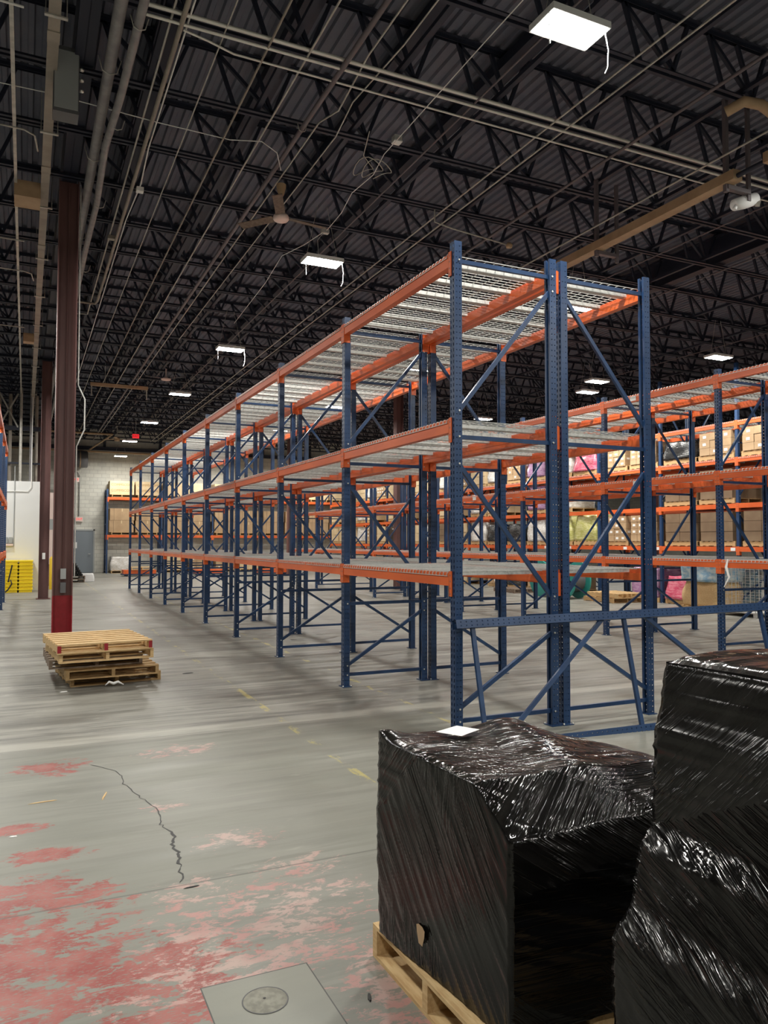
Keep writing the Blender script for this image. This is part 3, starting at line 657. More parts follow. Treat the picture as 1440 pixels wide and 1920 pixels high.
# fan blades deeper in, back wall pipework, heater, exit signs
r = thing('ceiling_fan', 'tan-bladed ceiling fan far back near the block wall', 'ceiling fan', (3.7, 36.5, 6.3))
link('motor', MB().lathe([(0, -.1), (.12, -.08), (.12, .05), (0, .08)], tan, 16).mesh('motor'), r)
for k in range(3): link('blade', MB().box(.1, .7, -.07, .07, 0, .01, tan, Matrix.Rotation(.3+k*2.094, 4, 'Z')).mesh('blade'), r)
link('down_rod', MB().tube([(0, 0, .05), (0, 0, .6)], .012, galvd).mesh('down_rod'), r)
r = thing('ceiling_fan', 'small pale ceiling fan above the hanging tan rail', 'ceiling fan', (3.75, 23.5, 6.55))
link('motor', MB().lathe([(0, -.05), (.14, -.04), (.15, 0), (.02, .06), (.02, .3)], exitl, 16).mesh('motor'), r)
for k in range(3): link('blade', MB().box(.1, .65, -.06, .06, 0, .01, dark, Matrix.Rotation(1.3+k*2.094, 4, 'Z')).mesh('blade'), r)
pipe('wall_pipe', [(-2, 43.0, 6.40), (12, 43.0, 6.40)], .045, tan, 'yellowish pipe across the top of the block wall', 'pipe')
pipe('wall_pipe', [(0, 36.5, 6.5), (3.5, 36.5, 6.5), (3.0, 43, 6.5)], .045, tan, 'yellowish pipe turning a corner before the block wall', 'pipe')
r = thing('unit_heater', 'dark round unit heater high on the block wall', 'heater', (2.45, 42.9, 5.95))
link('drum', MB().tube([(-.3, 0, 0), (-.28, 0, 0), (.42, 0, 0), (.45, 0, 0)], .45, greyd, 20, True, [.3, .44, .44, .40]).mesh('drum'), r)
link('band', MB().tube([(.05, 0, 0), (.10, 0, 0)], .455, tan, 20).mesh('band'), r)
def exit_sign(loc, label, pale, rod=True, sc=1.0):
    r = thing('exit_sign', label, 'exit sign', loc); r.scale = (sc, sc, sc)
    link('sign_housing', MB().box(-.19, .19, -.03, .03, -.12, .12, exitl if pale else exitm).mesh('sign_housing'), r)
    c = bpy.data.curves.new('letters', 'FONT'); c.body = 'EXIT'; c.size = .17; c.align_x = 'CENTER'; c.align_y = 'CENTER'; c.extrude = .002; c.materials.append(exitm if pale else inkm)
    o = link('letters', c, r, (0, -.034, 0), (math.pi/2, 0, 0))
    if rod: link('hanging_rod', MB().tube([(0, 0, .12), (0, 0, rod)], .012, galv, 6).mesh('hanging_rod'), r)
exit_sign((2.55, 43.42, 2.83), 'exit sign on the block wall above the blue grey door', True, 0)
exit_sign((2.30, 42.6, 4.85), 'exit sign hanging under the unit heater', True, .82)
exit_sign((4.2, 34.0, 6.15), 'glowing red exit sign hanging under the far roof', False, 1.1, .72)
pipe('wall_conduit', [(2.55, 43.44, 2.98), (2.55, 43.44, 5.1), (2.45, 43.44, 5.3), (2.3, 43.44, 5.35)], .02, greyd, 'dark conduit rising from the door exit sign', 'conduit', 6)

# ------------------------------------------------------------------ things by the left wall
for sx_ in range(2):
    for k in range(9):
        z0 = .0+k*.115
        q = MB(); q.box(-.195, .195, -.48, .48, z0, z0+.075, yellow); q.box(-.215, .215, -.51, .51, z0+.075, z0+.1145, yellow)
        for kx in (-.15, -.05, .05, .15): q.box(kx-.008, kx+.008, -.515, -.505, z0+.01, z0+.085, yellow)
        lab = 'yellow plastic tray %s in the %s yellow stack against the white partition' % (('at the bottom', 'second from the bottom', 'third from the bottom', 'fourth from the bottom', 'in the middle', 'fourth from the top', 'third from the top', 'second from the top', 'at the top')[k], ('left', 'right')[sx_])
        tag(link('plastic_tray', q.mesh('plastic_tray'), loc=(-.40+sx_*.44, 28.15, 0)), lab, 'tray', 'stacked yellow trays')
pipe('black_strap', [(-.36, 27.45, .9), (-.42, 27.45, .6), (-.47, 27.45, .35), (-.40, 27.45, .42), (-.36, 27.45, .3), (-.46, 27.45, .12), (-.55, 27.45, .03)], .022, black, 'black bent strap leaning on the left yellow tray stack', 'strap')
r = thing('meter_box', 'pair of grey meter boxes on the white partition', 'meter box', (-.52, 28.7, 1.6))
for q in (-.06, .08): link('meter', MB().box(q-.055, q+.055, -.08, 0, 0, .2, grey).mesh('meter'), r)
link('tray', MB().box(-.14, .16, -.1, 0, -.09, -.02, exitl).mesh('tray'), r)
pipe('partition_conduit', [(-.35, 28.67, 1.5), (-.35, 28.67, 4.2)], .012, grey, 'grey conduit rising on the white partition')
pipe('partition_conduit', [(-.9, 28.67, 3.35), (.05, 28.67, 3.35), (.16, 28.67, 3.5), (.16, 28.67, 6.6)], .014, paper, 'pale conduit bending up over the white partition')
pipe('tall_pipe', [(-.2, 29.3, 3.7), (-.2, 29.3, 7)], .05, galvd, 'grey pipe standing above the white partition', 'pipe', 10)
pipe('tall_pipe', [(.12, 29.6, 3.7), (.12, 29.6, 7)], .04, pipeg, 'darker pipe beside the grey pipe above the partition', 'pipe', 10)
for i, q in enumerate((-.9, -.55, .3)): pipe('tall_pipe', [(q, 30.2, 3.7), (q, 30.2, 6.9)], .06, busm, '%s of three beige pipes behind the partition top' % ('first', 'second', 'third')[i], 'pipe', 10)
b = MB(); b.box(-3, .6, 30.0, 30.1, 4.4, 4.46, dark); b.box(-3, .6, 30.0, 30.1, 5.6, 5.75, dark); b.bar((-.9, 30, 5.7), (-.3, 30, 6.9), .05, .05, galvd); b.bar((-.9, 30, 6.9), (-.3, 30, 5.7), .05, .05, galvd)
tag(link('pipe_rack', b.mesh('pipe_rack')), 'dark pipe support steel above the white partition', 'pipe support')
b = MB().lathe([(0, 1.14), (.05, 1.12), (.085, 1.05), (.085, 0)], yellowd, 16); tag(link('bollard', b.mesh('bollard'), loc=(.86, 29.05, 0)), 'yellow bollard between the two maroon columns', 'bollard')
r = thing('control_cabinet', 'pale control cabinet glimpsed between the maroon columns', 'cabinet', (.8, 31.5, 0))
link('cabinet_body', MB().box(-.3, .3, 0, .5, .8, 3.5, exitl).mesh('cabinet_body'), r)
link('window_panel', MB().box(-.1, .2, -.01, 0, 2.1, 2.5, grey).mesh('window_panel'), r)
link('cabinet_base', MB().box(-.3, .3, 0, .5, 0, .8, kraftd).mesh('cabinet_base'), r)

# ------------------------------------------------------------------ pallets
def pallet_mesh(m, L=1.22, W=1.02, hgt=.13, mred=None):
    b = MB(); rnd = random.Random(len(MATS))
    for i in range(3):
        y = (i)*(W-.038)/2
        b.box(y, y+.038, 0, L, .016, hgt-.016, m)
        if mred: b.box(y-.001, y+.039, -.002, .001, .014, hgt-.014, mred)
    nt = 7
    for i in range(nt):
        w_ = .098; q = i*(L-w_)/(nt-1)
        b.box(0, W, q, q+w_, hgt-.016, hgt, m)
    for q in (0, .3, .56, .82, L-.098): b.box(0, W, q, q+.09, 0, .016, m)
    return b.mesh('pallet')
PW, PL, PG = pallet_mesh(wood), pallet_mesh(woodl), pallet_mesh(woodg)
HS = .106
SW, SL, SG, SR = pallet_mesh(wood, hgt=HS), pallet_mesh(woodl, hgt=HS), pallet_mesh(woodg, hgt=HS), pallet_mesh(woodl, hgt=HS, mred=redpaint)
for (me, x, y, z, rz, rx, lab) in (
        (SW, .50, 9.50, 0, .10, 0, 'pine pallet at the bottom of the small stack beside the column'),
        (SW, .44, 9.33, HS+.001, .06, 0, 'pine pallet second from the bottom of the small stack'),
        (SG, .27, 9.50, 2*HS+.002, .03, 0, 'grey weathered pallet sticking out left in the small stack'),
        (SL, .36, 9.16, 3*HS+.003, .09, 0, 'pine pallet directly under the red-ended top pallet of the stack'),
        (SR, .34, 9.12, 4*HS+.004, .10, 0, 'fresh pine pallet with red stringer ends on top of the stack')):
    tag(link('wooden_pallet', me, loc=(x, y, z), rot=(rx, 0, rz)), lab, 'pallet', 'pallets stacked beside the column')
tag(link('plastic_scrap', MB().tube([(.86, 9.36, .02), (.9, 9.34, .06), (.95, 9.38, .03), (1.0, 9.36, .05), (1.06, 9.35, .015)], .015, paper, 6, True, [.004, .014, .02, .016, .004]).mesh('plastic_scrap')), 'scrap of white plastic caught under the pallet stack', 'plastic scrap')

# ------------------------------------------------------------------ foreground wrapped loads
def sm(a, b, x):
    x = max(0, min(1, (x-a)/(b-a))); return x*x*(3-2*x)
def wrapped(name, tiers_fn, nu, nv, nw, mats, wr, seed):
    """box surface grid; tiers_fn(u,v,w)->point; u along x (0 left face), v along -y (1 near), w height"""
    bm = bmesh.new(); mlist = []
    grid = {}
    def P(i, j, k):
        key = (i, j, k)
        if key not in grid: grid[key] = bm.verts.new(tiers_fn(i/nu, j/nv, k/nw))
        return grid[key]
    def face(vs, mi):
        try: f = bm.faces.new(vs)
        except ValueError: return
        f.material_index = mi; f.smooth = True
    for j in range(nv):
        for k in range(nw):
            face([P(0, j, k), P(0, j+1, k), P(0, j+1, k+1), P(0, j, k+1)], mats[0](j/nv, k/nw) if callable(mats[0]) else 0)
            face([P(nu, j, k), P(nu, j, k+1), P(nu, j+1, k+1), P(nu, j+1, k)], 0)
    for i in range(nu):
        for k in range(nw):
            face([P(i, nv, k), P(i+1, nv, k), P(i+1, nv, k+1), P(i, nv, k+1)], mats[1](i/nu, k/nw) if callable(mats[1]) else 1)
            face([P(i, 0, k), P(i, 0, k+1), P(i+1, 0, k+1), P(i+1, 0, k)], 1)
    for i in range(nu):
        for j in range(nv):
            face([P(i, j, nw), P(i, j+1, nw), P(i+1, j+1, nw), P(i+1, j, nw)], mats[2](i/nu, j/nv) if callable(mats[2]) else 2)
    bm.normal_update()
    offs = {}
    for v in bm.verts:
        n_ = v.normal; p = v.co
        fa = [f.material_index for f in v.link_faces]; mi = fa[0]
        if mi == 0: a = p.y*.8-p.z*.6; q = p.y*.6+p.z*.8
        elif mi == 2: a = p.y; q = p.x
        else: a = p.z*.9+p.x*.35; q = p.x*.9-p.z*.35
        h1 = noise.noise(Vector((a*20, q*1.1, seed))); h2 = noise.noise(Vector((a*44, q*1.8, seed+5)))
        h3 = noise.noise(Vector((p.x*2.4, p.y*2.4, p.z*2.4+seed)))
        h4 = abs(noise.noise(Vector((p.x*14, p.y*14, p.z*14+seed))))
        offs[v] = n_*wr*((1-abs(h1))**8*.8+h2*.12+h3*1.2+h4*.10)
    for v, o in offs.items(): v.co += o
    me = bpy.data.meshes.new(name); bm.to_mesh(me); bm.free()
    return me
# load 1: corners A (far left), B (near left), C, D seen from above
A = Vector((1.285, 2.78)); Bv = Vector((1.365, 2.00)); Dv = Vector((2.47, 2.76)); Cv = Vector((2.50, 1.99))
def load1(u, v, w):
    a = A.lerp(Dv, u); b_ = Bv.lerp(Cv, u); p = a.lerp(b_, v)
    kv = .77
    top = .898 - .022*v + .012*sm(.3, .0, abs(u-.5))*(1-v)
    top -= .17*sm(.50, 1.0, u)*(1-.75*v) + .02*sm(.2, .9, u)*v
    top += .03*sm(.10, 0, u)*sm(.10, 0, v)
    top -= (.125-.06*sm(.15, .85, u))*max(0, (v-kv)/(1-kv))**1.15
    top += .012*math.sin(u*17+v*3)*sm(.1, .5, u)
    z = .14+(top-.14)*w
    c_ = Vector(((u-.5)*2, (v-.5)*2))
    bulge = .010*math.sin(math.pi*w)
    x = p.x+(-bulge if u == 0 else 0); y = p.y-(bulge if v == 1 else 0)
    if w == 1:
        e = min(1-abs(c_.x), 1-abs(c_.y)); z -= .010*sm(.05, 0, e)
    return Vector((x, y, z))
me = wrapped('load_wrap', load1, 90, 84, 66, [lambda v, k: 5 if k > .60+1.1*v else 0, lambda u, k: 3 if k > .70+.2*u else 1, lambda u, v: 4 if v > .77 else 2], .0065, 1.0)
for m in (film_l, film_r, film_t, film_f, film_g, film_l3): me.materials.append(m)
r = thing('wrapped_pallet_load', 'nearer-left load wrapped in glossy black film on a pine pallet', 'wrapped load')
link('film_wrap', me, r)
pm1 = pallet_mesh(woodl, 1.2, .87)
link('pallet', pm1, r, (1.245, 2.835, 0), (0, 0, -math.pi/2+.0))
r2 = [o for o in r.children if o.name.startswith('pallet')][0]; r2.rotation_euler = (0, 0, -math.pi/2+.01); r2.location = (1.298, 2.875, 0)
# packing slip under the film
lt = MB().add([(1.49, 2.70, .0), (1.62, 2.755, .0), (1.67, 2.66, .0), (1.55, 2.60, .0)], [(0, 3, 2, 1)], paper).mesh('packing_slip')
sl = link('packing_slip', lt, r, (0, 0, .911)); sl['label'] = 'white paper slip under the film'
# torn hole showing cardboard
b = MB(); cx, cy, cz = 1.3035, 2.475, .262
ring = [(cx, cy+.028*math.cos(a)*(1+.3*math.sin(3*a)), cz+.045*math.sin(a)*(1+.25*math.cos(2*a))) for a in [k*math.pi/6 for k in range(12)]]
b.add(ring, [tuple(range(12))], kraft); th_ = b.mesh('film_tear'); o = link('film_tear', th_, r); o['label'] = 'torn spot showing cardboard'
# load 2
TI = [(.0, 1.44), (.46, 1.445), (.535, 1.50), (.62, 1.515), (.685, 1.575), (.86, 1.60), (.90, 1.625), (1.0, 1.64)]
def load2(u, v, w):
    zt = 1.325 + .02*math.sin(u*6+1)+.03*sm(0, .6, u)*(1-v)
    z = .14+(zt-.14)*w; f_ = z/1.325
    x0 = TI[-1][1]
    for (f0, xa), (f1, xb) in zip(TI, TI[1:]):
        if f0 <= f_ <= f1: x0 = xa+(xb-xa)*sm(f0, f1, f_)
    y0 = 1.625-.0*f_
    x = x0+(2.68-x0)*u; y = y0-1.02*v + .02*u
    x += .012*math.sin(z*9)*(1 if u == 0 else 0)+.045*v*(1 if u == 0 else (1-u))
    c_ = Vector(((u-.5)*2, (v-.5)*2))
    if w == 1:
        e = min(1-abs(c_.x), 1-abs(c_.y)); z -= .014*sm(.05, 0, e)
    return Vector((x, y, z))
me = wrapped('load_wrap', load2, 60, 84, 110, [lambda v, k: 3 if k > .62+.4*v else 0, 1, 2], .0075, 9.0)
me.materials.append(film_l2); me.materials.append(film_r); me.materials.append(film_t); me.materials.append(film_l3)
r = thing('wrapped_pallet_load', 'taller stepped load wrapped in black film at the right edge', 'wrapped load')
link('film_wrap', me, r)
link('pallet', pm1, r, (1.44, 1.64, 0), (0, 0, -math.pi/2))

# ------------------------------------------------------------------ goods on the far racks
def carton_block(w_, d_, h_, nx, nz, m, lab=paper, seed=0):
    rn = random.Random(seed); b = MB(); cw, ch = w_/nx, h_/nz
    ny = max(1, round(d_/cw)); cd = d_/ny
    for k in range(nz):
        for i in range(nx):
            for j in range(ny):
                if 0 < i < nx-1 and 0 < j < ny-1 and k < nz-1: continue
                g = .006; jx = rn.uniform(-.008, .008)
                b.box(-w_/2+i*cw+g+jx, -w_/2+(i+1)*cw-g+jx, -d_/2+j*cd+g, -d_/2+(j+1)*cd-g, k*ch, (k+1)*ch-.006, m)
                if lab:
                    x_ = -w_/2+(i+.5)*cw; y_ = -d_/2+(j+.5)*cd
                    if j == 0 and rn.random() < .6: b.box(x_-.05, x_+.05, -d_/2+g-.004, -d_/2+g, (k+.3)*ch, (k+.65)*ch, lab)
                    if i == 0 and rn.random() < .6: b.box(-w_/2+g+jx-.004, -w_/2+g+jx, y_-.05, y_+.05, (k+.3)*ch, (k+.65)*ch, lab)
    return b.mesh('cartons')
def wrap_block(w_, d_, h_, m, seed):
    bm = bmesh.new(); bmesh.ops.create_cube(bm, size=1)
    bmesh.ops.subdivide_edges(bm, edges=bm.edges[:], cuts=9, use_grid_fill=True)
    for v in bm.verts:
        v.co = Vector((v.co.x*w_, v.co.y*d_, (v.co.z+.5)*h_))
        n_ = noise.noise(v.co*3.1+Vector((seed, 0, 0))); t2 = v.co.z/h_
        v.co.x *= 1-.12*t2*t2+.10*n_; v.co.y *= 1-.12*t2*t2+.10*n_; v.co.z *= 1+.06*n_*t2
    for f in bm.faces: f.smooth = True
    me = bpy.data.meshes.new('wrapped_goods'); bm.to_mesh(me); bm.free(); me.materials.append(m); return me
PFAR = pallet_mesh(wood, 1.1, 1.0)
KIND = {}
def gmesh(kind):
    if kind in KIND: return KIND[kind]
    s = len(KIND)
    d = {'carton': lambda: carton_block(1.05, 1.0, .72, 3, 3, kraft, paper, s), 'pale': lambda: carton_block(1.05, 1.0, .72, 2, 2, kraftl, None, s),
         'brown': lambda: carton_block(1.05, 1.0, .74, 2, 3, kraftd, None, s), 'label': lambda: carton_block(1.05, 1.0, .74, 4, 4, kraft, paper, s),
         'pink': lambda: wrap_block(1.05, 1.0, .62, pinkm, 2), 'purple': lambda: wrap_block(1.0, 1.0, .8, purplem, 4), 'yellow': lambda: wrap_block(1.0, 1.0, .82, yelw, 6),
         'clear': lambda: wrap_block(1.05, 1.0, .72, clearw, 8), 'black': lambda: wrap_block(1.05, 1.0, .6, blackw, 10), 'blue': lambda: wrap_block(1.0, 1.0, .8, bluew, 12)}
    KIND[kind] = d[kind](); return KIND[kind]
ADJ = {'carton': 'kraft cartons', 'pale': 'pale cardboard boxes', 'brown': 'brown cardboard boxes', 'label': 'small labelled cartons', 'pink': 'pink wrapped goods', 'purple': 'purple wrapped goods',
       'yellow': 'yellowish wrapped goods', 'clear': 'clear wrapped goods', 'black': 'black wrapped goods', 'blue': 'blue wrapped goods'}
def load(kind, x, y, z, label, rz=0.0, sc=1.0, group='pallet loads on the far racks'):
    r = thing('pallet_load', label, 'pallet load', (x, y, z), (0, 0, rz), group)
    link('pallet', PFAR, r, (-.5, -.55, 0))
    o = link('goods', gmesh(kind), r, (0, 0, .13)); o.scale = (1, 1, sc)
    return r
plan = {0: 'brown - blue pink purple - - brown carton black carton - pale pale clear pale pale pale carton pale pale pale pale'.split(),
        1: 'brown brown brown brown label label yellow yellow clear black black clear pale brown clear pale pale black pale label clear pale pale pale'.split(),
        2: 'brown - brown brown - - - clear purple - pale clear - pale carton - pale pale - pale clear pale - pale'.split(),
        3: 'carton carton carton black label label pink clear purple carton clear pale carton clear pale pale - pale label clear pale pale'.split(),
        4: '- - - - - - - - - - - clear - - - - - - - pale - - -'.split()}
wn = ['on floor under', 'on lowest beams of', 'on second beams of', 'on third beams of', 'on top of']
for li, z in enumerate([0]+[q+.012 for q in LC]):
    for i, kd in enumerate(plan[li]):
        if kd == '-': continue
        k, h = divmod(i, 2)
        y = YC+BAY*(k+1)+.66+h*1.2
        if z == 0 and k < 0: continue
        load(kd, XC+.5, y, z, '%s %s tall rack, %s bay from near end, %s side' % (ADJ[kd], wn[li], ORD[k+1], ('nearer', 'farther')[h]), sc=1.0 if li < 3 else .8)
# wooden crate, cage and reels on the floor before the tall rack
r = thing('wooden_crate', 'tapered wooden crate under blue film beside the tall rack', 'crate', (15.1, 13.5, 0))
link('pallet', PFAR, r, (-.5, -.55, 0))
link('crate_body', wrap_block(.95, .95, .62, woodl, 3), r, (0, 0, .13)); link('crate_cover', wrap_block(1.0, 1.0, .55, bluew, 5), r, (0, 0, .72))
r = thing('wire_cage', 'white wire cage container near the tall rack', 'cage', (15.0, 12.35, 0))
q = MB()
for i in range(9):
    x = -.45+i*.1125
    for y in (-.5, .5): q.bar((x, y, .1), (x, y, 1.15), .007, .007, galv)
    q.bar((-.45, -.5+i*.125, .1), (-.45, -.5+i*.125, 1.15), .007, .007, galv); q.bar((.45, -.5+i*.125, .1), (.45, -.5+i*.125, 1.15), .007, .007, galv)
for i in range(9):
    z = .1+i*.131
    for y in (-.5, .5): q.bar((-.45, y, z), (.45, y, z), .007, .007, galv)
    for x in (-.45, .45): q.bar((x, -.5, z), (x, .5, z), .007, .007, galv)
q.box(-.45, .45, -.5, .5, .08, .1, galv)
for x in (-.4, .4):
    for y in (-.45, .45): q.box(x-.03, x+.03, y-.03, y+.03, 0, .1, galv)
link('cage_mesh', q.mesh('cage_mesh'), r)
for i, (x, y) in enumerate(((14.6, 19.3), (14.6, 18.2))):
    r = thing('cable_reel', 'teal cable reel lying by the tall rack, %s one' % ('farther', 'nearer')[i], 'cable reel', (x, y, 0))
    for q in (-.3, .25): link('reel_flange', MB().tube([(q, 0, .55), (q+.05, 0, .55)], .55, teal, 24).mesh('reel_flange'), r)
    link('reel_core', MB().tube([(-.28, 0, .55), (.28, 0, .55)], .36, greyd, 20).mesh('reel_core'), r)
for i, (x, y, m_) in enumerate(((14.5, 16.3, PW), (14.55, 16.2, PL), (14.4, 20.8, PG))):
    tag(link('wooden_pallet', m_, loc=(x, y, .131 if i == 1 else 0)), ('pine pallet on the floor before the tall rack', 'fresh pallet lying on another before the tall rack', 'grey pallet beyond the teal reels')[i], 'pallet')
b = MB().tube([(9.40, 8.12, 1.41), (9.40, 8.15, 1.3), (9.40, 8.10, 1.15), (9.41, 8.2, 1.0)], .012, paper, 6, True, [.012, .02, .016, .006])
tag(link('plastic_strip', b.mesh('plastic_strip')), 'strip of torn white plastic hanging on the orange beam across the aisle', 'plastic strip')
# location labels on beams of the tall rack
lm = MB().box(-.003, 0, -.07, .07, -.045, .035, paper).mesh('beam_label')
for i in range(9):
    tag(link('beam_label', lm, loc=(XC-.052, YC+.9+i*1.25+BAY*1.2, LC[0]-.055)), 'white paper label on the lowest beam of the tall rack, %s from its near end' % ORD[i], 'label', 'white location labels on the tall rack')
for i, (x, y, z) in enumerate(((XB, 10.05, LV[2]), (XB, 10.0, LV[1]), (XB, 15.2, LV[1]))):
    tag(link('beam_label', lm, loc=(x-.047, y, z-.055)), ('white label on the top beam across the second aisle', 'white label on the middle beam across the second aisle', 'white label deeper along the middle beam across the second aisle')[i], 'label')

# ------------------------------------------------------------------ rack and goods along the back wall
WX0, WY, WB = 3.86, 42.35, 2.75
r = thing('pallet_rack', 'orange beamed rack of cardboard boxes along the block wall', 'pallet rack', (WX0, WY, 0))
pmw = post_mesh(4.4, False); brw = BRM
for k in range(7):
    f_ = link('upright_frame', brw, r, (k*WB, 0, 0), (0, 0, math.pi/2))
    link('post', pmw, f_, (0, 0, 0)); link('post', pmw, f_, (DEP, 0, 0), (0, 0, math.pi))
bw = MB().box(.04, WB-.04, -.045, .02, -.13, 0, orange).box(0.0, .07, -.05, -.03, -.25, .01, orange).box(WB-.07, WB, -.05, -.03, -.25, .01, orange).mesh('beam')
for k in range(6):
    for z in (2.0, 3.98):
        link('beam', bw, r, (k*WB, 0, z)); link('beam', bw, r, (k*WB, DEP-.02, z))
def carton(w_, d_, h_, m, tape=True):
    b = MB().box(-w_/2, w_/2, -d_/2, d_/2, 0, h_, m)
    if tape: b.box(-.03, .03, -d_/2-.002, d_/2+.002, h_*.75, h_+.002, kraftl); b.box(-w_/2+.2, -w_/2+.21, -d_/2-.004, -d_/2, 0, h_, inkm)
    return b.mesh('carton')
CB, CS = carton(1.22, .95, .62, kraft), carton(1.22, .95, .72, kraftl, False)
for k in range(6):
    for h in range(2):
        cx = WX0+k*WB+.72+h*1.32
        side = ('left', 'right')[h]
        for li, z in enumerate((2.0, 3.98)):
            bn = ORD[k]
            tag(link('wooden_pallet', PFAR, loc=(cx-.5, WY-.03, z+.012)), 'pale pallet under boxes on the %s beams by the block wall, %s bay, %s side' % (('lower', 'upper')[li], bn, side), 'pallet', 'pallets on the back wall rack')
            if li == 0:
                for s_ in range(2):
                    tag(link('cardboard_box', CB, loc=(cx+.03*s_, WY+.5, z+.144+s_*.63)), '%s kraft box on the lower beams by the block wall, %s bay, %s side' % (('bottom', 'upper')[s_], bn, side), 'box', 'kraft boxes on the back wall rack')
            elif not (k == 3 and h == 0):
                o = link('cardboard_box', CS, loc=(cx, WY+.5, z+.144)); tag(o, 'pale box on the upper beams by the block wall, %s bay, %s side' % (bn, side), 'box', 'pale boxes on the back wall rack')
                if k == 0:
                    for q in (.52, .22):
                        c = bpy.data.curves.new('printed_name', 'FONT'); c.body = 'COMMSCOPE'; c.size = .18; c.align_x = 'CENTER'; c.align_y = 'CENTER'; c.extrude = .001; c.materials.append(textm)
                        link('printed_name', c, o, (0, -.478, q), (math.pi/2, 0, 0))
        if k < 6 and not (k == 0 and h == 1):
            load(['clear', 'pale', 'carton', 'black', 'clear', 'pale'][k] if h == 0 else ['clear', 'carton', 'pale', 'clear', 'pale', 'carton'][k], cx, WY+.4, 0, '%s on floor under block wall rack, %s bay, %s side' % (['clear wrapped goods', 'pale cardboard boxes', 'kraft cartons', 'black wrapped goods', 'clear wrapped goods', 'pale cardboard boxes'][k] if h == 0 else ['', 'kraft cartons', 'pale cardboard boxes', 'clear wrapped goods', 'pale cardboard boxes', 'kraft cartons'][k], bn, side), group='floor loads by the back wall')
# low orange platform trucks in front of the wall rack
for i, (x, y) in enumerate(((5.0, 38.6), (8.3, 38.0), (11.3, 37.6))):
    r = thing('platform_truck', 'low orange platform truck before the block wall, %s' % ('near the door side', 'middle of three', 'farthest from the door')[i], 'platform truck', (x, y, 0))
    link('platform', MB().box(-.75, .75, -.4, .4, .12, .3, orange).mesh('platform'), r)
    link('bumper', MB().box(-.8, .8, -.43, .43, .06, .12, darkblue).mesh('bumper'), r)
    for wx in (-.6, .6):
        link('wheel', MB().tube([(wx, -.4, .06), (wx, .4, .06)], .06, black, 12).mesh('wheel'), r)
tag(link('wooden_pallet', PL, loc=(4.6, 38.1, .301)), 'fresh pallet lying on the orange platform truck nearest the door', 'pallet')
# stack of pipes on a pallet and a white sack near the door
tag(link('wooden_pallet', PG, loc=(1.2, 33.4, 0)), 'grey pallet under the bundle of dark tubes', 'pallet')
tag(link('wooden_pallet', PG, loc=(1.22, 33.42, .131)), 'upper grey pallet directly under the bundle of dark tubes', 'pallet')
ptm = MB().tube([(0, 0, 0), (0, 1.2, 0)], .048, greyd, 12, False); ptm.tube([(0, 0, 0), (0, 1.2, 0)], .040, black, 12, False); ptm.add([(.044*math.cos(k*math.pi/6), .02, .044*math.sin(k*math.pi/6)) for k in range(12)], [tuple(range(12))], black)
ptme = ptm.mesh('plastic_tube')
for rw in range(6):
    for k in range(9-rw):
        tag(link('plastic_tube', ptme, loc=(1.30+k*.1+rw*.05, 33.4, .31+rw*.086)), 'dark tube in the pyramid near the grey door, %s layer up, %s from the left' % (ORD[rw], ORD[k]), 'tube', 'dark tubes stacked on the pallet')
tag(link('white_sack', wrap_block(.6, .4, .34, lampm, 14), loc=(2.3, 33.9, 0)), 'white plastic sack slumped beside the bundle of tubes', 'sack')

# ------------------------------------------------------------------ floor details
cr = [(.48, 6.16), (.60, 5.98), (.65, 5.78), (.64, 5.6), (.68, 5.39), (.72, 5.2), (.77, 5.01), (.765, 4.86), (.75, 4.71), (.78, 4.6), (.79, 4.47), (.765, 4.38), (.77, 4.25), (.76, 4.17), (.745, 4.05), (.74, 3.95), (.72, 3.86)]
rn = random.Random(3); fine = []
for a, b_ in zip(cr, cr[1:]):
    for k in range(4):
        t_ = k/4; fine.append((a[0]+(b_[0]-a[0])*t_+rn.uniform(-.012, .012), a[1]+(b_[1]-a[1])*t_+rn.uniform(-.008, .008)))
q = MB()
vs = []
for i, (x, y) in enumerate(fine):
    wd = .0018+.003*rn.random()+(.004 if 4.1 < y < 4.6 else 0); vs += [(x-wd, y, .0015), (x+wd, y, .0015)]
q.add(vs, [(2*i, 2*i+1, 2*i+3, 2*i+2) for i in range(len(fine)-1)], black)
tag(link('floor_crack', q.mesh('floor_crack')), 'jagged dark crack in the concrete floor', 'crack')
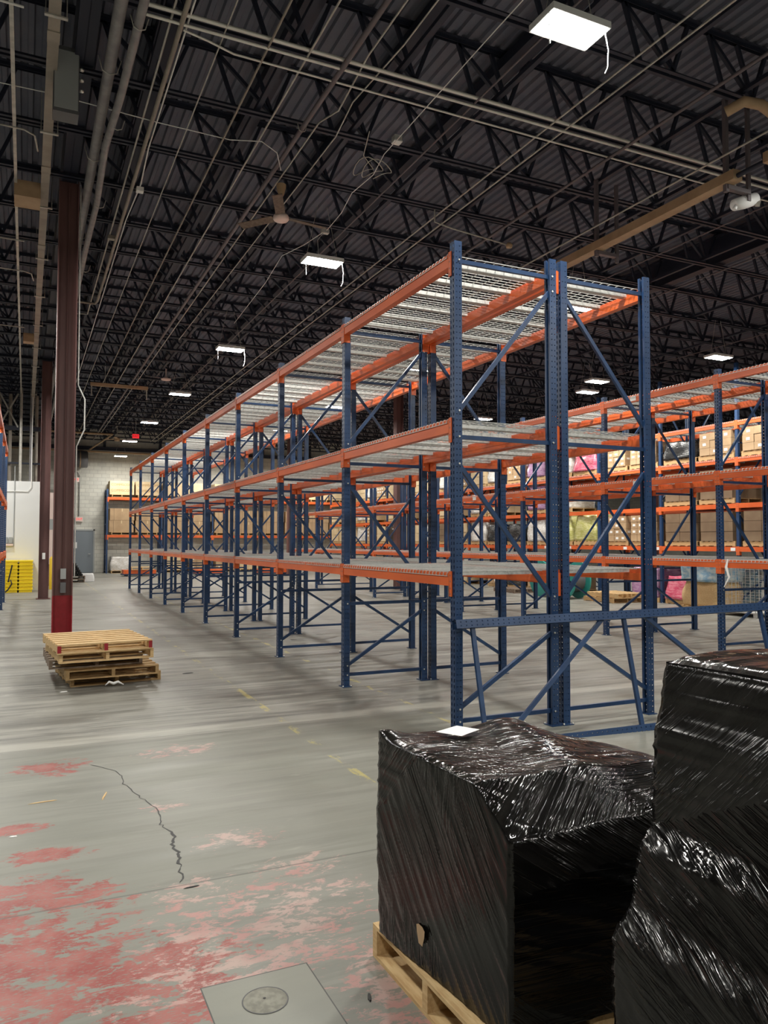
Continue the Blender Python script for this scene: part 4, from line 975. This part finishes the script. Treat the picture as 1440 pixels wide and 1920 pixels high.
b = MB().lathe([(.080, .001), (.080, .002), (.084, .002), (.084, .001)], greyd, 32); b.lathe([(0, .0022), (.078, .0022), (.08, .001)], plugm, 32); b.lathe([(0, .004), (.006, .003)], black, 8, (.0, .01, 0))
tag(link('floor_plug', b.mesh('floor_plug'), loc=(.82, 2.765, 0)), 'round concrete plug inside the square floor patch', 'floor plug')
def scrap(name, x, y, w_, d_, rz, m, lab, h=.004):
    b = MB(); n_ = 7; rr = [(math.cos(k*2*math.pi/n_)*w_*(.8+.3*((k*5) % 3)/2), math.sin(k*2*math.pi/n_)*d_) for k in range(n_)]
    b.add([(a, c_, .001) for a, c_ in rr]+[(a*.8, c_*.8, h) for a, c_ in rr], [tuple(range(n_, 2*n_))]+[(k, (k+1) % n_, n_+(k+1) % n_, n_+k) for k in range(n_)], m)
    tag(link(name, b.mesh(name), loc=(x, y, 0), rot=(0, 0, rz)), lab, 'scrap')
scrap('wood_splinter', .14, 5.42, .10, .008, .05, woodl, 'long pale wood splinter on the floor left of the crack')
scrap('wood_splinter', -.03, 4.86, .025, .010, -.1, paper, 'small white chip at the left edge of the floor')
scrap('wood_splinter', .50, 5.38, .008, .09, -.25, woodl, 'thin curved splinter left of the crack')
scrap('wood_splinter', .76, 3.80, .045, .006, .02, black, 'dark sliver at the near end of the crack')
scrap('wood_splinter', 1.17, 2.62, .008, .03, -.3, black, 'dark sliver beside the near pallet')
scrap('dark_scrap', 1.9, 9.9, .09, .04, .2, black, 'dark scrap on the floor right of the pallet stack')
scrap('paper_scrap', .42, 9.25, .05, .02, .2, paper, 'white scrap on the floor left of the pallet stack')

# lettering becomes plain mesh
bpy.context.view_layer.update(); dg = bpy.context.evaluated_depsgraph_get()
for o in [o for o in S.objects if o.type == 'FONT']:
    me = bpy.data.meshes.new_from_object(o.evaluated_get(dg)); n_ = o.name
    q = bpy.data.objects.new('raised_lettering', me); COL.objects.link(q); q.parent = o.parent; q.matrix_basis = o.matrix_basis.copy()
    bpy.data.objects.remove(o)
